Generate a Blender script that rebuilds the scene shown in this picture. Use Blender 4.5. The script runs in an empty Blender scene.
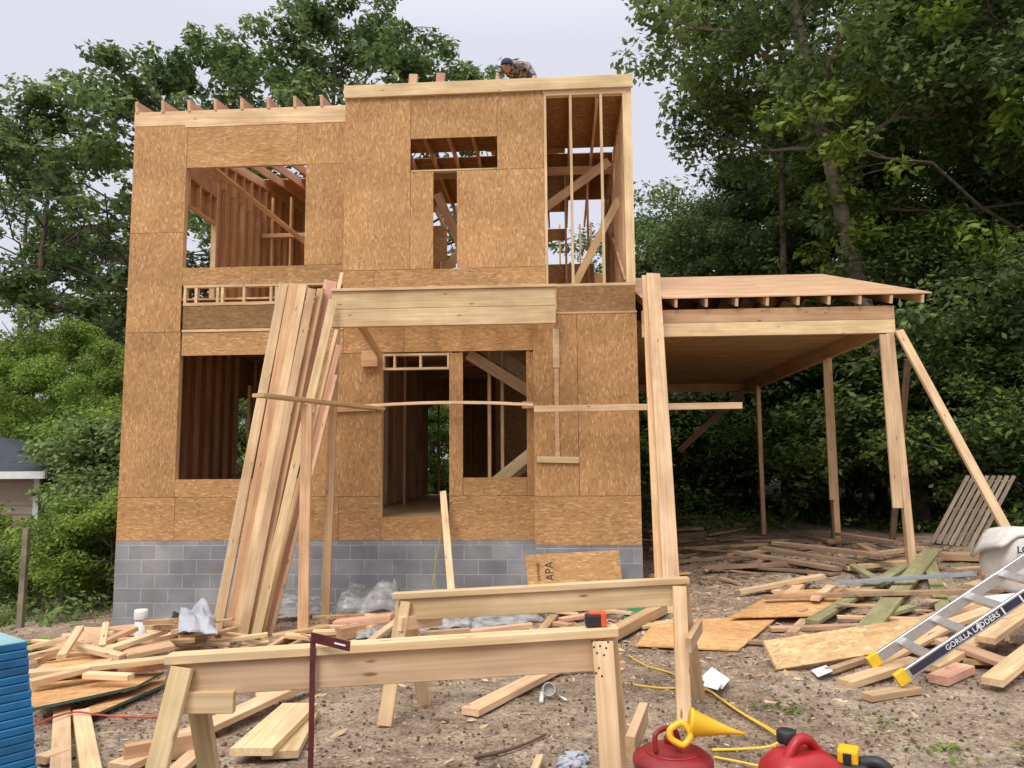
import bpy, bmesh, math, random
import numpy as np
from mathutils import Vector, Matrix, noise
rnd = random.Random(7)
SC = bpy.context.scene
COL = SC.collection
PI = math.pi

# ------------------------------------------------------------------ camera
F_PX = 769.0
PITCH, ROLL, YAW = math.radians(6.017), math.radians(-0.4254), math.radians(3.545)
EYE = Vector((0, 0, 1.6))
_f = Vector((0, math.cos(PITCH), math.sin(PITCH)))
_u0 = Vector((0, -math.sin(PITCH), math.cos(PITCH)))
_r0 = Vector((1, 0, 0))
_c, _s = math.cos(ROLL), math.sin(ROLL)
_r = _c*_r0 + _s*_u0
_u = -_s*_r0 + _c*_u0
cam_data = bpy.data.cameras.new('camera')
cam_data.sensor_width = 36
cam_data.lens = F_PX/1024*36
cam_data.clip_start = 0.05
cam_data.clip_end = 600
cam = bpy.data.objects.new('camera', cam_data)
COL.objects.link(cam)
M = Matrix.Identity(4)
for i in range(3):
    M[i][0], M[i][1], M[i][2], M[i][3] = _r[i], _u[i], -_f[i], EYE[i]
cam.matrix_world = M
SC.camera = cam

# ------------------------------------------------------------------ world, sun, exposure
SUN_EL, SUN_AZ = math.radians(52), math.radians(205)      # behind the camera, a little to its left
world = bpy.data.worlds.new('World')
SC.world = world
world.use_nodes = True
wn, wl = world.node_tree.nodes, world.node_tree.links
wn.clear()
w_out = wn.new('ShaderNodeOutputWorld')
w_bg = wn.new('ShaderNodeBackground')
w_sky = wn.new('ShaderNodeTexSky')
w_sky.sky_type = 'NISHITA'
w_sky.sun_disc = False
w_sky.sun_elevation = SUN_EL
w_sky.sun_rotation = SUN_AZ
w_sky.dust_density = 4.0
w_sky.air_density = 1.0
w_sky.ozone_density = 1.0
w_hsv = wn.new('ShaderNodeHueSaturation')
w_hsv.inputs['Saturation'].default_value = 0.25
w_mix = wn.new('ShaderNodeMix'); w_mix.data_type = 'RGBA'
w_mix.inputs[0].default_value = 0.82
wl.new(w_sky.outputs[0], w_hsv.inputs['Color'])
wl.new(w_hsv.outputs[0], w_mix.inputs[6])
# the overcast layer: brighter towards the zenith, as a cloudy sky is
w_tc = wn.new('ShaderNodeTexCoord')
w_sep = wn.new('ShaderNodeSeparateXYZ')
w_ramp = wn.new('ShaderNodeValToRGB')
w_ramp.color_ramp.elements[0].position = 0.0
w_ramp.color_ramp.elements[0].color = (6.9/20, 7.0/20, 7.9/20, 1)
w_ramp.color_ramp.elements[1].position = 1.0
w_ramp.color_ramp.elements[1].color = (1, 1, 1, 1)
e = w_ramp.color_ramp.elements.new(0.5); e.color = (7.3/20, 7.4/20, 8.5/20, 1)
w_mul = wn.new('ShaderNodeVectorMath'); w_mul.operation = 'SCALE'; w_mul.inputs['Scale'].default_value = 22.0
wl.new(w_tc.outputs['Generated'], w_sep.inputs[0])
wl.new(w_sep.outputs['Z'], w_ramp.inputs[0])
wl.new(w_ramp.outputs[0], w_mul.inputs[0])
wl.new(w_mul.outputs[0], w_mix.inputs[7])
wl.new(w_mix.outputs[2], w_bg.inputs['Color'])
w_bg.inputs['Strength'].default_value = 0.075
wl.new(w_bg.outputs[0], w_out.inputs['Surface'])

sun_d = bpy.data.lights.new('sun', 'SUN')
sun_d.energy = 1.5
sun_d.angle = math.radians(25)
sun_d.color = (1.0, 0.95, 0.88)
sun = bpy.data.objects.new('sun', sun_d)
COL.objects.link(sun)
sd = Vector((math.sin(SUN_AZ)*math.cos(SUN_EL), math.cos(SUN_AZ)*math.cos(SUN_EL), math.sin(SUN_EL)))
sun.rotation_euler = sd.to_track_quat('Z', 'Y').to_euler()
sun.location = (0, 0, 30)

SC.view_settings.view_transform = 'Standard'
SC.view_settings.look = 'None'
SC.view_settings.gamma = 1
SC.view_settings.exposure = 0.5
SC.cycles.use_denoising = True
SC.cycles.max_bounces = 6
SC.cycles.diffuse_bounces = 4
SC.cycles.glossy_bounces = 2
SC.cycles.transmission_bounces = 4
SC.cycles.transparent_max_bounces = 6

# ------------------------------------------------------------------ pixel -> world
def ray(px, py):
    return _f + (px-512)/F_PX*_r - (py-384)/F_PX*_u
def at(px, py, d):                       # a point at world depth y = d
    v = ray(px, py)
    return EYE + v*(d/v.y)
def sst(a, b, x):
    t = max(0.0, min(1.0, (x-a)/(b-a)))
    return t*t*(3-2*t)
def gz(x, y):                            # height of the ground
    z = -0.088*min(max(1.7-x, 0), 16)*sst(3.8, 10.3, y)
    z += 0.07*min(max(x-1.7, 0), 9)*sst(4.5, 9.5, y)*(1-0.9*sst(12.5, 16.5, y))
    if x > -3:
        z += 0.05*min(max(y-18, 0), 14)*sst(-3, 3, x)
    z += 0.025*noise.noise(Vector((x*.5, y*.5, 0)))
    return z
def on_ground(px, py, lift=0.0):
    v = ray(px, py)
    t = 1.0
    prev = t
    while t < 200:
        p = EYE + v*t
        if p.z <= gz(p.x, p.y) + lift:
            a, b = prev, t
            for _ in range(18):
                m = (a+b)/2
                q = EYE + v*m
                if q.z <= gz(q.x, q.y)+lift: b = m
                else: a = m
            return EYE + v*b
        prev = t
        t += 0.08
    return EYE + v*30

# ------------------------------------------------------------------ materials
def new_mat(name):
    m = bpy.data.materials.new(name)
    m.use_nodes = True
    nt = m.node_tree
    b = nt.nodes['Principled BSDF']
    return m, nt, nt.nodes, nt.links, b
def ramp(nodes, stops):
    r = nodes.new('ShaderNodeValToRGB')
    cr = r.color_ramp
    while len(cr.elements) > 1: cr.elements.remove(cr.elements[-1])
    cr.elements[0].position, cr.elements[0].color = stops[0][0], (*stops[0][1], 1)
    for p, c in stops[1:]:
        e = cr.elements.new(p); e.color = (*c, 1)
    return r
def mixc(nodes, links, fac, a, b, mode='MIX'):
    m = nodes.new('ShaderNodeMix'); m.data_type = 'RGBA'; m.blend_type = mode
    for sock, v in ((m.inputs[0], fac), (m.inputs[6], a), (m.inputs[7], b)):
        if hasattr(v, 'is_linked') or hasattr(v, 'links'): links.new(v, sock)
        elif isinstance(v, (int, float)): sock.default_value = v
        else: sock.default_value = (*v, 1)
    return m.outputs[2]
def mapping(nodes, links, scale, rnd_offset=True, src='Object'):
    tc = nodes.new('ShaderNodeTexCoord')
    mp = nodes.new('ShaderNodeMapping')
    mp.inputs['Scale'].default_value = scale
    links.new(tc.outputs[src], mp.inputs['Vector'])
    if rnd_offset:
        oi = nodes.new('ShaderNodeObjectInfo')
        cb = nodes.new('ShaderNodeCombineXYZ')
        ml = nodes.new('ShaderNodeMath'); ml.operation = 'MULTIPLY'; ml.inputs[1].default_value = 37.0
        links.new(oi.outputs['Random'], ml.inputs[0])
        for i in range(3): links.new(ml.outputs[0], cb.inputs[i])
        links.new(cb.outputs[0], mp.inputs['Location'])
    return mp.outputs[0]

def wood_mat(name, light, dark, knot=(0.16, 0.07, 0.03), vary=0.25, rough=0.75, weather=0.0):
    m, nt, N, L, b = new_mat(name)
    v1 = mapping(N, L, (1.3, 38, 38))
    n1 = N.new('ShaderNodeTexNoise'); n1.inputs['Scale'].default_value = 1.0
    n1.inputs['Detail'].default_value = 5; n1.inputs['Distortion'].default_value = 0.7
    L.new(v1, n1.inputs['Vector'])
    r1 = ramp(N, [(0.33, dark), (0.5, tuple((a+c)/2 for a, c in zip(light, dark))), (0.62, light)])
    L.new(n1.outputs['Fac'], r1.inputs[0])
    # broad tone drift along the board
    v3 = mapping(N, L, (1.6, 5, 5))
    n3 = N.new('ShaderNodeTexNoise'); n3.inputs['Scale'].default_value = 1.0; n3.inputs['Detail'].default_value = 2
    L.new(v3, n3.inputs['Vector'])
    r3 = ramp(N, [(0.3, (0.78, 0.74, 0.70)), (0.7, (1.08, 1.07, 1.05))])
    L.new(n3.outputs['Fac'], r3.inputs[0])
    c = mixc(N, L, 1.0, r1.outputs[0], r3.outputs[0], 'MULTIPLY')
    # knots
    v2 = mapping(N, L, (3.5, 13, 13))
    vo = N.new('ShaderNodeTexVoronoi'); vo.inputs['Scale'].default_value = 1.0
    L.new(v2, vo.inputs['Vector'])
    r2 = ramp(N, [(0.07, (1, 1, 1)), (0.14, (0, 0, 0))])
    L.new(vo.outputs['Distance'], r2.inputs[0])
    sp = N.new('ShaderNodeSeparateColor'); L.new(vo.outputs['Color'], sp.inputs[0])
    gt = N.new('ShaderNodeMath'); gt.operation = 'GREATER_THAN'; gt.inputs[1].default_value = 0.45
    L.new(sp.outputs[0], gt.inputs[0])
    kk = N.new('ShaderNodeMath'); kk.operation = 'MULTIPLY'
    L.new(r2.outputs[0], kk.inputs[0]); L.new(gt.outputs[0], kk.inputs[1])
    k2 = N.new('ShaderNodeMath'); k2.operation = 'MULTIPLY'; k2.inputs[1].default_value = 0.75
    L.new(kk.outputs[0], k2.inputs[0])
    c = mixc(N, L, k2.outputs[0], c, knot)
    if weather:
        v4 = mapping(N, L, (3, 3, 3))
        n4 = N.new('ShaderNodeTexNoise'); n4.inputs['Scale'].default_value = 2.0; n4.inputs['Detail'].default_value = 6
        L.new(v4, n4.inputs['Vector'])
        r4 = ramp(N, [(0.45, (0, 0, 0)), (0.68, (1, 1, 1))])
        L.new(n4.outputs['Fac'], r4.inputs[0])
        wm = N.new('ShaderNodeMath'); wm.operation = 'MULTIPLY'; wm.inputs[1].default_value = weather
        L.new(r4.outputs[0], wm.inputs[0])
        c = mixc(N, L, wm.outputs[0], c, (0.20, 0.16, 0.12))
    oi = N.new('ShaderNodeObjectInfo')
    hs = N.new('ShaderNodeHueSaturation')
    mr = N.new('ShaderNodeMapRange'); mr.inputs['To Min'].default_value = 1-vary; mr.inputs['To Max'].default_value = 1+vary*0.6
    L.new(oi.outputs['Random'], mr.inputs['Value'])
    L.new(mr.outputs[0], hs.inputs['Value'])
    ms = N.new('ShaderNodeMath'); ms.operation = 'MULTIPLY'; ms.inputs[1].default_value = 7.31
    fr = N.new('ShaderNodeMath'); fr.operation = 'FRACT'
    L.new(oi.outputs['Random'], ms.inputs[0]); L.new(ms.outputs[0], fr.inputs[0])
    mr2 = N.new('ShaderNodeMapRange'); mr2.inputs['To Min'].default_value = 0.485; mr2.inputs['To Max'].default_value = 0.505
    L.new(fr.outputs[0], mr2.inputs['Value']); L.new(mr2.outputs[0], hs.inputs['Hue'])
    L.new(c, hs.inputs['Color'])
    L.new(hs.outputs[0], b.inputs['Base Color'])
    b.inputs['Roughness'].default_value = rough
    b.inputs['Specular IOR Level'].default_value = 0.25
    bp = N.new('ShaderNodeBump'); bp.inputs['Strength'].default_value = 0.25; bp.inputs['Distance'].default_value = 0.004
    L.new(n1.outputs['Fac'], bp.inputs['Height']); L.new(bp.outputs[0], b.inputs['Normal'])
    return m

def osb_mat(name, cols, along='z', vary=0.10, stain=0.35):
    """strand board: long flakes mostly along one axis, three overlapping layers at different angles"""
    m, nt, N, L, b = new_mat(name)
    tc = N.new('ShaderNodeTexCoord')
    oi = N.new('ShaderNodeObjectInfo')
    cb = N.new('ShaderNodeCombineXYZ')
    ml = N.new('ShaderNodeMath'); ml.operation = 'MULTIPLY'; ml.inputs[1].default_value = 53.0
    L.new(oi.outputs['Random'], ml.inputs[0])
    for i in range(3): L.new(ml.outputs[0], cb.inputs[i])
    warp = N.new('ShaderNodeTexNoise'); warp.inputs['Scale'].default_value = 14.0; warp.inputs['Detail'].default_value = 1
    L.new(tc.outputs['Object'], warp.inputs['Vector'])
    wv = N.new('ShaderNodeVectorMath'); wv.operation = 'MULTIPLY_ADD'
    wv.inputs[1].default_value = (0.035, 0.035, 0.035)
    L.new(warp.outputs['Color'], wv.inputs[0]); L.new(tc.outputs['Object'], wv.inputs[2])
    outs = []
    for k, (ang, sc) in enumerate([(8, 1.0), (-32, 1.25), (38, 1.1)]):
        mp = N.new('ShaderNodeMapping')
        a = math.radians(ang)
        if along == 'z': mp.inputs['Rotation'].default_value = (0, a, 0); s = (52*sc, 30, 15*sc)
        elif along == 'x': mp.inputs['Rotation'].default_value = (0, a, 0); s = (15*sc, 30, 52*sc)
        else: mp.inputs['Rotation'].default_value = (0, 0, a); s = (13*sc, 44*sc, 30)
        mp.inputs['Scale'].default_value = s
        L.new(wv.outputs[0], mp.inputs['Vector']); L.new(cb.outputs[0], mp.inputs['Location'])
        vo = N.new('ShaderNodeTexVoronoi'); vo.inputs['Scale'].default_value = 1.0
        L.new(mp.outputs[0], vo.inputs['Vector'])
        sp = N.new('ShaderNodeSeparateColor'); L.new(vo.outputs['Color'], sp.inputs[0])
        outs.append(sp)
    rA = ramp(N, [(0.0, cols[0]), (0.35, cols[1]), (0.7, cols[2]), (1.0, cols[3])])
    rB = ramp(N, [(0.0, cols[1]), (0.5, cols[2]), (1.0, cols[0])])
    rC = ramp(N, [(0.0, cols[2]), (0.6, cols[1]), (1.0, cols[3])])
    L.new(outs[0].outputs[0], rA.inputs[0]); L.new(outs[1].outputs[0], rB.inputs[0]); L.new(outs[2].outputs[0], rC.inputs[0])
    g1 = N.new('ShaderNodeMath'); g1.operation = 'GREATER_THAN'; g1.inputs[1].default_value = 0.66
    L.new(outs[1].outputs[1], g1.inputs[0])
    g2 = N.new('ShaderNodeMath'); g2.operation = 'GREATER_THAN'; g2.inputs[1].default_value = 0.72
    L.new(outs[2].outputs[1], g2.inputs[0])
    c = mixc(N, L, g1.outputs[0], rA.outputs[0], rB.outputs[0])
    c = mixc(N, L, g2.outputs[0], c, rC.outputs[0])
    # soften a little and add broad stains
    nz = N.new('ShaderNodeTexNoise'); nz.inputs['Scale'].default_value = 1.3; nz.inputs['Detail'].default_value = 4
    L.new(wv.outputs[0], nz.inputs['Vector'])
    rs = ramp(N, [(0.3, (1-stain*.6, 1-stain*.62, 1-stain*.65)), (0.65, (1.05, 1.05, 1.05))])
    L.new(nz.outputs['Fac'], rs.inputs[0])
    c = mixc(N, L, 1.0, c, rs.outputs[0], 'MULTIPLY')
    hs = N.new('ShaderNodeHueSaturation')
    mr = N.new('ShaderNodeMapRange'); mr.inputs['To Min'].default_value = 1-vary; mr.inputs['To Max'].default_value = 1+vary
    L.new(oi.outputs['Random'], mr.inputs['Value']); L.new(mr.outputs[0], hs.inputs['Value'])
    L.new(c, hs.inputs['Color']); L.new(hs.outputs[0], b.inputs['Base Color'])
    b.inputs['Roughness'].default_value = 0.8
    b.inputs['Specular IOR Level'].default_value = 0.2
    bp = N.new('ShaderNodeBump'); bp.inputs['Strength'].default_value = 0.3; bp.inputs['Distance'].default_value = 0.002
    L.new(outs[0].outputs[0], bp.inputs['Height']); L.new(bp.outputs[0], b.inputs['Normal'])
    return m

def plain(name, col, rough=0.6, metal=0.0, noise_amt=0.25, scale=8.0, spec=0.5, bump=0.0, vary=0.0):
    m, nt, N, L, b = new_mat(name)
    v = mapping(N, L, (scale, scale, scale))
    n = N.new('ShaderNodeTexNoise'); n.inputs['Scale'].default_value = 1.0; n.inputs['Detail'].default_value = 6
    L.new(v, n.inputs['Vector'])
    r = ramp(N, [(0.3, tuple(c*(1-noise_amt) for c in col)), (0.7, tuple(min(1, c*(1+noise_amt*0.5)) for c in col))])
    L.new(n.outputs['Fac'], r.inputs[0])
    out = r.outputs[0]
    if vary:
        oi = N.new('ShaderNodeObjectInfo'); hs = N.new('ShaderNodeHueSaturation')
        mr = N.new('ShaderNodeMapRange'); mr.inputs['To Min'].default_value = 1-vary; mr.inputs['To Max'].default_value = 1+vary
        L.new(oi.outputs['Random'], mr.inputs['Value']); L.new(mr.outputs[0], hs.inputs['Value'])
        L.new(out, hs.inputs['Color']); out = hs.outputs[0]
    L.new(out, b.inputs['Base Color'])
    b.inputs['Roughness'].default_value = rough
    b.inputs['Metallic'].default_value = metal
    b.inputs['Specular IOR Level'].default_value = spec
    if bump:
        bp = N.new('ShaderNodeBump'); bp.inputs['Strength'].default_value = bump; bp.inputs['Distance'].default_value = 0.01
        L.new(n.outputs['Fac'], bp.inputs['Height']); L.new(bp.outputs[0], b.inputs['Normal'])
    return m

PINE = wood_mat('pine_lumber', (0.75, 0.52, 0.29), (0.61, 0.39, 0.19), weather=0.12)
PALE = wood_mat('pale_lumber', (0.80, 0.61, 0.37), (0.67, 0.475, 0.245), vary=0.2, weather=0.12)
FRAME = wood_mat('framing_lumber', (0.70, 0.47, 0.26), (0.56, 0.34, 0.17), vary=0.25)
PINK = wood_mat('pinkish_lumber', (0.76, 0.50, 0.33), (0.64, 0.38, 0.23), vary=0.12)
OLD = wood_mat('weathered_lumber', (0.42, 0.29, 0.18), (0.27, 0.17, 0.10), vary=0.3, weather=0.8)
DIRTY = wood_mat('dirty_lumber', (0.62, 0.43, 0.25), (0.46, 0.29, 0.15), vary=0.3, weather=0.6)
TREATED = wood_mat('treated_lumber', (0.40, 0.40, 0.20), (0.29, 0.28, 0.13), vary=0.2, weather=0.4)
PALLET = wood_mat('grey_pallet_wood', (0.30, 0.24, 0.18), (0.19, 0.14, 0.10), vary=0.2, weather=0.5)
OSBC = [(0.36, 0.180, 0.068), (0.44, 0.238, 0.098), (0.50, 0.282, 0.122), (0.63, 0.39, 0.185)]
OSB = osb_mat('strand_board_upright', OSBC, 'z')
OSBX = osb_mat('strand_board_sideways', OSBC, 'x')
OSBD = osb_mat('strand_board_dark', [tuple(c*0.62 for c in k) for k in OSBC], 'x')  # darkened board colours: the wet strips, also tower roof deck and one lining
OSBF = osb_mat('strand_board_flat', [tuple(min(1, c*1.3) for c in k) for k in OSBC], 'flat', stain=0.45)
OSBP = osb_mat('strand_board_pale', [(0.50, 0.30, 0.14), (0.58, 0.37, 0.18), (0.64, 0.43, 0.22), (0.76, 0.56, 0.32)], 'flat')
PLY = wood_mat('plywood', (0.60, 0.40, 0.21), (0.52, 0.32, 0.15), vary=0.1)
PLYT = wood_mat('plywood_roof', (0.66, 0.47, 0.28), (0.58, 0.38, 0.20), vary=0.06)

def block_mat():
    m, nt, N, L, b = new_mat('concrete_block')
    tc = N.new('ShaderNodeTexCoord')
    sp = N.new('ShaderNodeSeparateXYZ'); cb = N.new('ShaderNodeCombineXYZ')
    L.new(tc.outputs['Object'], sp.inputs[0])
    L.new(sp.outputs['X'], cb.inputs['X']); L.new(sp.outputs['Z'], cb.inputs['Y'])
    br = N.new('ShaderNodeTexBrick')
    br.inputs['Scale'].default_value = 1.0
    br.inputs['Brick Width'].default_value = 0.4064
    br.inputs['Row Height'].default_value = 0.2032
    br.inputs['Mortar Size'].default_value = 0.006
    br.inputs['Mortar Smooth'].default_value = 0.3
    br.inputs['Bias'].default_value = 0.0
    br.inputs['Color1'].default_value = (0.25, 0.25, 0.265, 1)
    br.inputs['Color2'].default_value = (0.33, 0.33, 0.34, 1)
    br.inputs['Mortar'].default_value = (0.47, 0.455, 0.44, 1)
    L.new(cb.outputs[0], br.inputs['Vector'])
    n = N.new('ShaderNodeTexNoise'); n.inputs['Scale'].default_value = 2.2; n.inputs['Detail'].default_value = 8
    L.new(tc.outputs['Object'], n.inputs['Vector'])
    r = ramp(N, [(0.3, (0.80, 0.79, 0.78)), (0.5, (1.0, 1.0, 1.0)), (0.7, (1.25, 1.23, 1.19))])
    L.new(n.outputs['Fac'], r.inputs[0])
    c = mixc(N, L, 1.0, br.outputs['Color'], r.outputs[0], 'MULTIPLY')
    n2 = N.new('ShaderNodeTexNoise'); n2.inputs['Scale'].default_value = 90; n2.inputs['Detail'].default_value = 3
    L.new(tc.outputs['Object'], n2.inputs['Vector'])
    r2 = ramp(N, [(0.35, (0.8, 0.8, 0.8)), (0.65, (1.1, 1.1, 1.1))]); L.new(n2.outputs['Fac'], r2.inputs[0])
    c = mixc(N, L, 1.0, c, r2.outputs[0], 'MULTIPLY')
    # splashed soil near the ground has its own ragged outline
    L.new(c, b.inputs['Base Color'])
    b.inputs['Roughness'].default_value = 0.92
    b.inputs['Specular IOR Level'].default_value = 0.2
    bp = N.new('ShaderNodeBump'); bp.inputs['Strength'].default_value = 0.6; bp.inputs['Distance'].default_value = 0.006
    bp.invert = True
    L.new(br.outputs['Fac'], bp.inputs['Height'])
    bp2 = N.new('ShaderNodeBump'); bp2.inputs['Strength'].default_value = 0.4; bp2.inputs['Distance'].default_value = 0.003
    L.new(n2.outputs['Fac'], bp2.inputs['Height']); L.new(bp.outputs[0], bp2.inputs['Normal'])
    L.new(bp2.outputs[0], b.inputs['Normal'])
    return m
BLOCK = block_mat()

def ground_mat():
    m, nt, N, L, b = new_mat('bare_soil')
    tc = N.new('ShaderNodeTexCoord')
    def nz(scale, detail=8, dist=0.0, rough=0.6):
        n = N.new('ShaderNodeTexNoise'); n.inputs['Scale'].default_value = scale
        n.inputs['Detail'].default_value = detail; n.inputs['Distortion'].default_value = dist; n.inputs['Roughness'].default_value = rough
        L.new(tc.outputs['Object'], n.inputs['Vector']); return n
    a = nz(0.55, 8, 0.4); c2 = nz(5.5, 10, 0.3, 0.7); f = nz(38, 6, 0.0, 0.75)
    r1 = ramp(N, [(0.32, (0.24, 0.175, 0.125)), (0.50, (0.38, 0.295, 0.22)), (0.68, (0.50, 0.41, 0.32))])
    L.new(a.outputs['Fac'], r1.inputs[0])
    r2 = ramp(N, [(0.33, (0.55, 0.52, 0.50)), (0.62, (1.22, 1.2, 1.17))])
    L.new(c2.outputs['Fac'], r2.inputs[0])
    c = mixc(N, L, 1.0, r1.outputs[0], r2.outputs[0], 'MULTIPLY')
    r3 = ramp(N, [(0.36, (0.45, 0.42, 0.4)), (0.52, (1, 1, 1)), (0.70, (1.55, 1.5, 1.42))])
    L.new(f.outputs['Fac'], r3.inputs[0])
    c = mixc(N, L, 1.0, c, r3.outputs[0], 'MULTIPLY')
    # leaf mould at the foot of the wood, beyond the cleared lot
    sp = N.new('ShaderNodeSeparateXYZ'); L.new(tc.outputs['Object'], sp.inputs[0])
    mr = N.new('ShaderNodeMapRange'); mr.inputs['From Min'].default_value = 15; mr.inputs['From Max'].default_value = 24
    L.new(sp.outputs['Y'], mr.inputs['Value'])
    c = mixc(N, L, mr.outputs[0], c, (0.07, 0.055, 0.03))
    L.new(c, b.inputs['Base Color'])
    b.inputs['Roughness'].default_value = 0.95
    b.inputs['Specular IOR Level'].default_value = 0.15
    ad = N.new('ShaderNodeMath'); ad.operation = 'MULTIPLY_ADD'; ad.inputs[1].default_value = 0.35
    L.new(f.outputs['Fac'], ad.inputs[0]); L.new(c2.outputs['Fac'], ad.inputs[2])
    bp = N.new('ShaderNodeBump'); bp.inputs['Strength'].default_value = 0.9; bp.inputs['Distance'].default_value = 0.05
    L.new(ad.outputs[0], bp.inputs['Height']); L.new(bp.outputs[0], b.inputs['Normal'])
    return m
SOIL = ground_mat()

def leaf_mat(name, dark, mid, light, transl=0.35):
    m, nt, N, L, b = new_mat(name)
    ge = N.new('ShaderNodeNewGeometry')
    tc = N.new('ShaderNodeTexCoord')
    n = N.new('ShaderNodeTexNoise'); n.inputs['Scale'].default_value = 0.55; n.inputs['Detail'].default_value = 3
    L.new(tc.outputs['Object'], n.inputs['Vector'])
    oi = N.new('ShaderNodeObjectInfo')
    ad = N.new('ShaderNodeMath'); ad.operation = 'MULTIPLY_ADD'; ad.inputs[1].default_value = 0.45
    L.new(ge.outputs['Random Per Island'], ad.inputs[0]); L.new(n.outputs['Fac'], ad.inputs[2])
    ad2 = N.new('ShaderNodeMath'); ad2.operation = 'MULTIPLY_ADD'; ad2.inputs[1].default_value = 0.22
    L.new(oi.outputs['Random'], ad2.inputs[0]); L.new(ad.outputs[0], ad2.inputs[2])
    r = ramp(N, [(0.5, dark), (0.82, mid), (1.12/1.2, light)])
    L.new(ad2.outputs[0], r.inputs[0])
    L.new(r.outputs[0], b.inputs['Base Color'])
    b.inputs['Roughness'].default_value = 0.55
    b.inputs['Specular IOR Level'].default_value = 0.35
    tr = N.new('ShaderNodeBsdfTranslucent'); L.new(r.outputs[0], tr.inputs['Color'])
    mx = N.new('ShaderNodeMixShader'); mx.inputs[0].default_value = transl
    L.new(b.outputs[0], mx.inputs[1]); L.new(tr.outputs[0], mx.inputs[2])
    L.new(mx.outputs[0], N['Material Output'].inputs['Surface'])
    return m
LEAF_A = leaf_mat('oak_leaves', (0.065, 0.105, 0.034), (0.14, 0.205, 0.066), (0.24, 0.32, 0.10), 0.42)
LEAF_B = leaf_mat('fresh_leaves', (0.070, 0.125, 0.020), (0.17, 0.26, 0.040), (0.31, 0.42, 0.075), 0.45)
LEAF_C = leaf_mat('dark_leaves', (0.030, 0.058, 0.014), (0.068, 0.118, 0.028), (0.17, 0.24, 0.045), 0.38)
BARK = plain('bark', (0.13, 0.10, 0.075), 0.9, noise_amt=0.5, scale=6, spec=0.2, bump=0.8)
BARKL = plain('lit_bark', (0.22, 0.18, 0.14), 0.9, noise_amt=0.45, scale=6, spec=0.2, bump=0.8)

# ------------------------------------------------------------------ object helpers
def tag(o, label=None, cat=None, group=None, kind=None):
    if label: o['label'] = label
    if cat: o['category'] = cat
    if group: o['group'] = group
    if kind: o['kind'] = kind
    return o
def empty(name, loc=(0, 0, 0), rz=0.0):
    o = bpy.data.objects.new(name, None)
    o.empty_display_size = 0.2
    COL.objects.link(o)
    o.location = loc
    o.rotation_euler = (0, 0, rz)
    return o
def link(name, me, mats, parent=None, matrix=None):
    o = bpy.data.objects.new(name, me)
    COL.objects.link(o)
    for m in (mats if isinstance(mats, (list, tuple)) else [mats]):
        if len(me.materials) < (len(mats) if isinstance(mats, (list, tuple)) else 1): me.materials.append(m)
    if parent: o.parent = parent
    if matrix is not None: o.matrix_local = matrix
    return o
def mesh_from(name, verts, faces, smooth=False):
    me = bpy.data.meshes.new(name)
    me.from_pydata([tuple(v) for v in verts], [], faces)
    me.update()
    bm = bmesh.new(); bm.from_mesh(me)
    bmesh.ops.recalc_face_normals(bm, faces=bm.faces)
    bm.to_mesh(me); bm.free()
    if smooth:
        for p in me.polygons: p.use_smooth = True
    return me
def prism_mesh(name, L_, w, t, ch=0.003, sag=0.0, seg=1, taper=0.0):
    """a sawn board: length along X, width along Y, thickness along Z, eased corners"""
    ch = min(ch, w*.2, t*.2)
    ring = [(-w/2+ch, -t/2), (w/2-ch, -t/2), (w/2, -t/2+ch), (w/2, t/2-ch), (w/2-ch, t/2), (-w/2+ch, t/2), (-w/2, t/2-ch), (-w/2, -t/2+ch)]
    vs, fs = [], []
    for i in range(seg+1):
        u = i/seg
        x = (u-.5)*L_
        dz = -sag*4*(u-.5)**2 + sag
        for (a, b_) in ring: vs.append((x, a, b_+dz))
    for i in range(seg):
        for k in range(8):
            k2 = (k+1) % 8
            fs.append((i*8+k, i*8+k2, i*8+8+k2, i*8+8+k))
    fs.append(tuple(range(7, -1, -1)))
    fs.append(tuple(seg*8+k for k in range(8)))
    return mesh_from(name, vs, fs)
def frame_matrix(p0, p1, up, roll=0.0):
    p0, p1 = Vector(p0), Vector(p1)
    x = (p1-p0).normalized()
    up = Vector(up)
    if abs(x.dot(up.normalized())) > 0.985: up = Vector((0, 1, 0)) if abs(x.y) < 0.9 else Vector((1, 0, 0))
    y = up.cross(x).normalized()
    z = x.cross(y)
    if roll:
        y, z = y*math.cos(roll)+z*math.sin(roll), z*math.cos(roll)-y*math.sin(roll)
    m = Matrix.Identity(4)
    c = (p0+p1)/2
    for i in range(3): m[i][0], m[i][1], m[i][2], m[i][3] = x[i], y[i], z[i], c[i]
    return m
def bar(name, p0, p1, w, t, mat, parent=None, up=(0, 0, 1), roll=0.0, sag=0.0, seg=1, label=None, cat=None, group=None):
    """board from p0 to p1: w across, t along 'up'"""
    L_ = (Vector(p1)-Vector(p0)).length
    o = link(name, prism_mesh(name, L_, w, t, sag=sag, seg=seg), mat, parent, frame_matrix(p0, p1, up, roll))
    return tag(o, label, cat, group)
def box(name, x0, x1, y0, y1, z0, z1, mat, parent=None, label=None):
    c = ((x0+x1)/2, (y0+y1)/2, (z0+z1)/2)
    hx, hy, hz = (x1-x0)/2, (y1-y0)/2, (z1-z0)/2
    vs = [(sx*hx, sy*hy, sz*hz) for sz in (-1, 1) for sy in (-1, 1) for sx in (-1, 1)]
    fs = [(0, 2, 3, 1), (4, 5, 7, 6), (0, 1, 5, 4), (2, 6, 7, 3), (0, 4, 6, 2), (1, 3, 7, 5)]
    o = link(name, mesh_from(name, vs, fs), mat, parent, Matrix.Translation(c))
    if label: o['label'] = label
    return o
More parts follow.
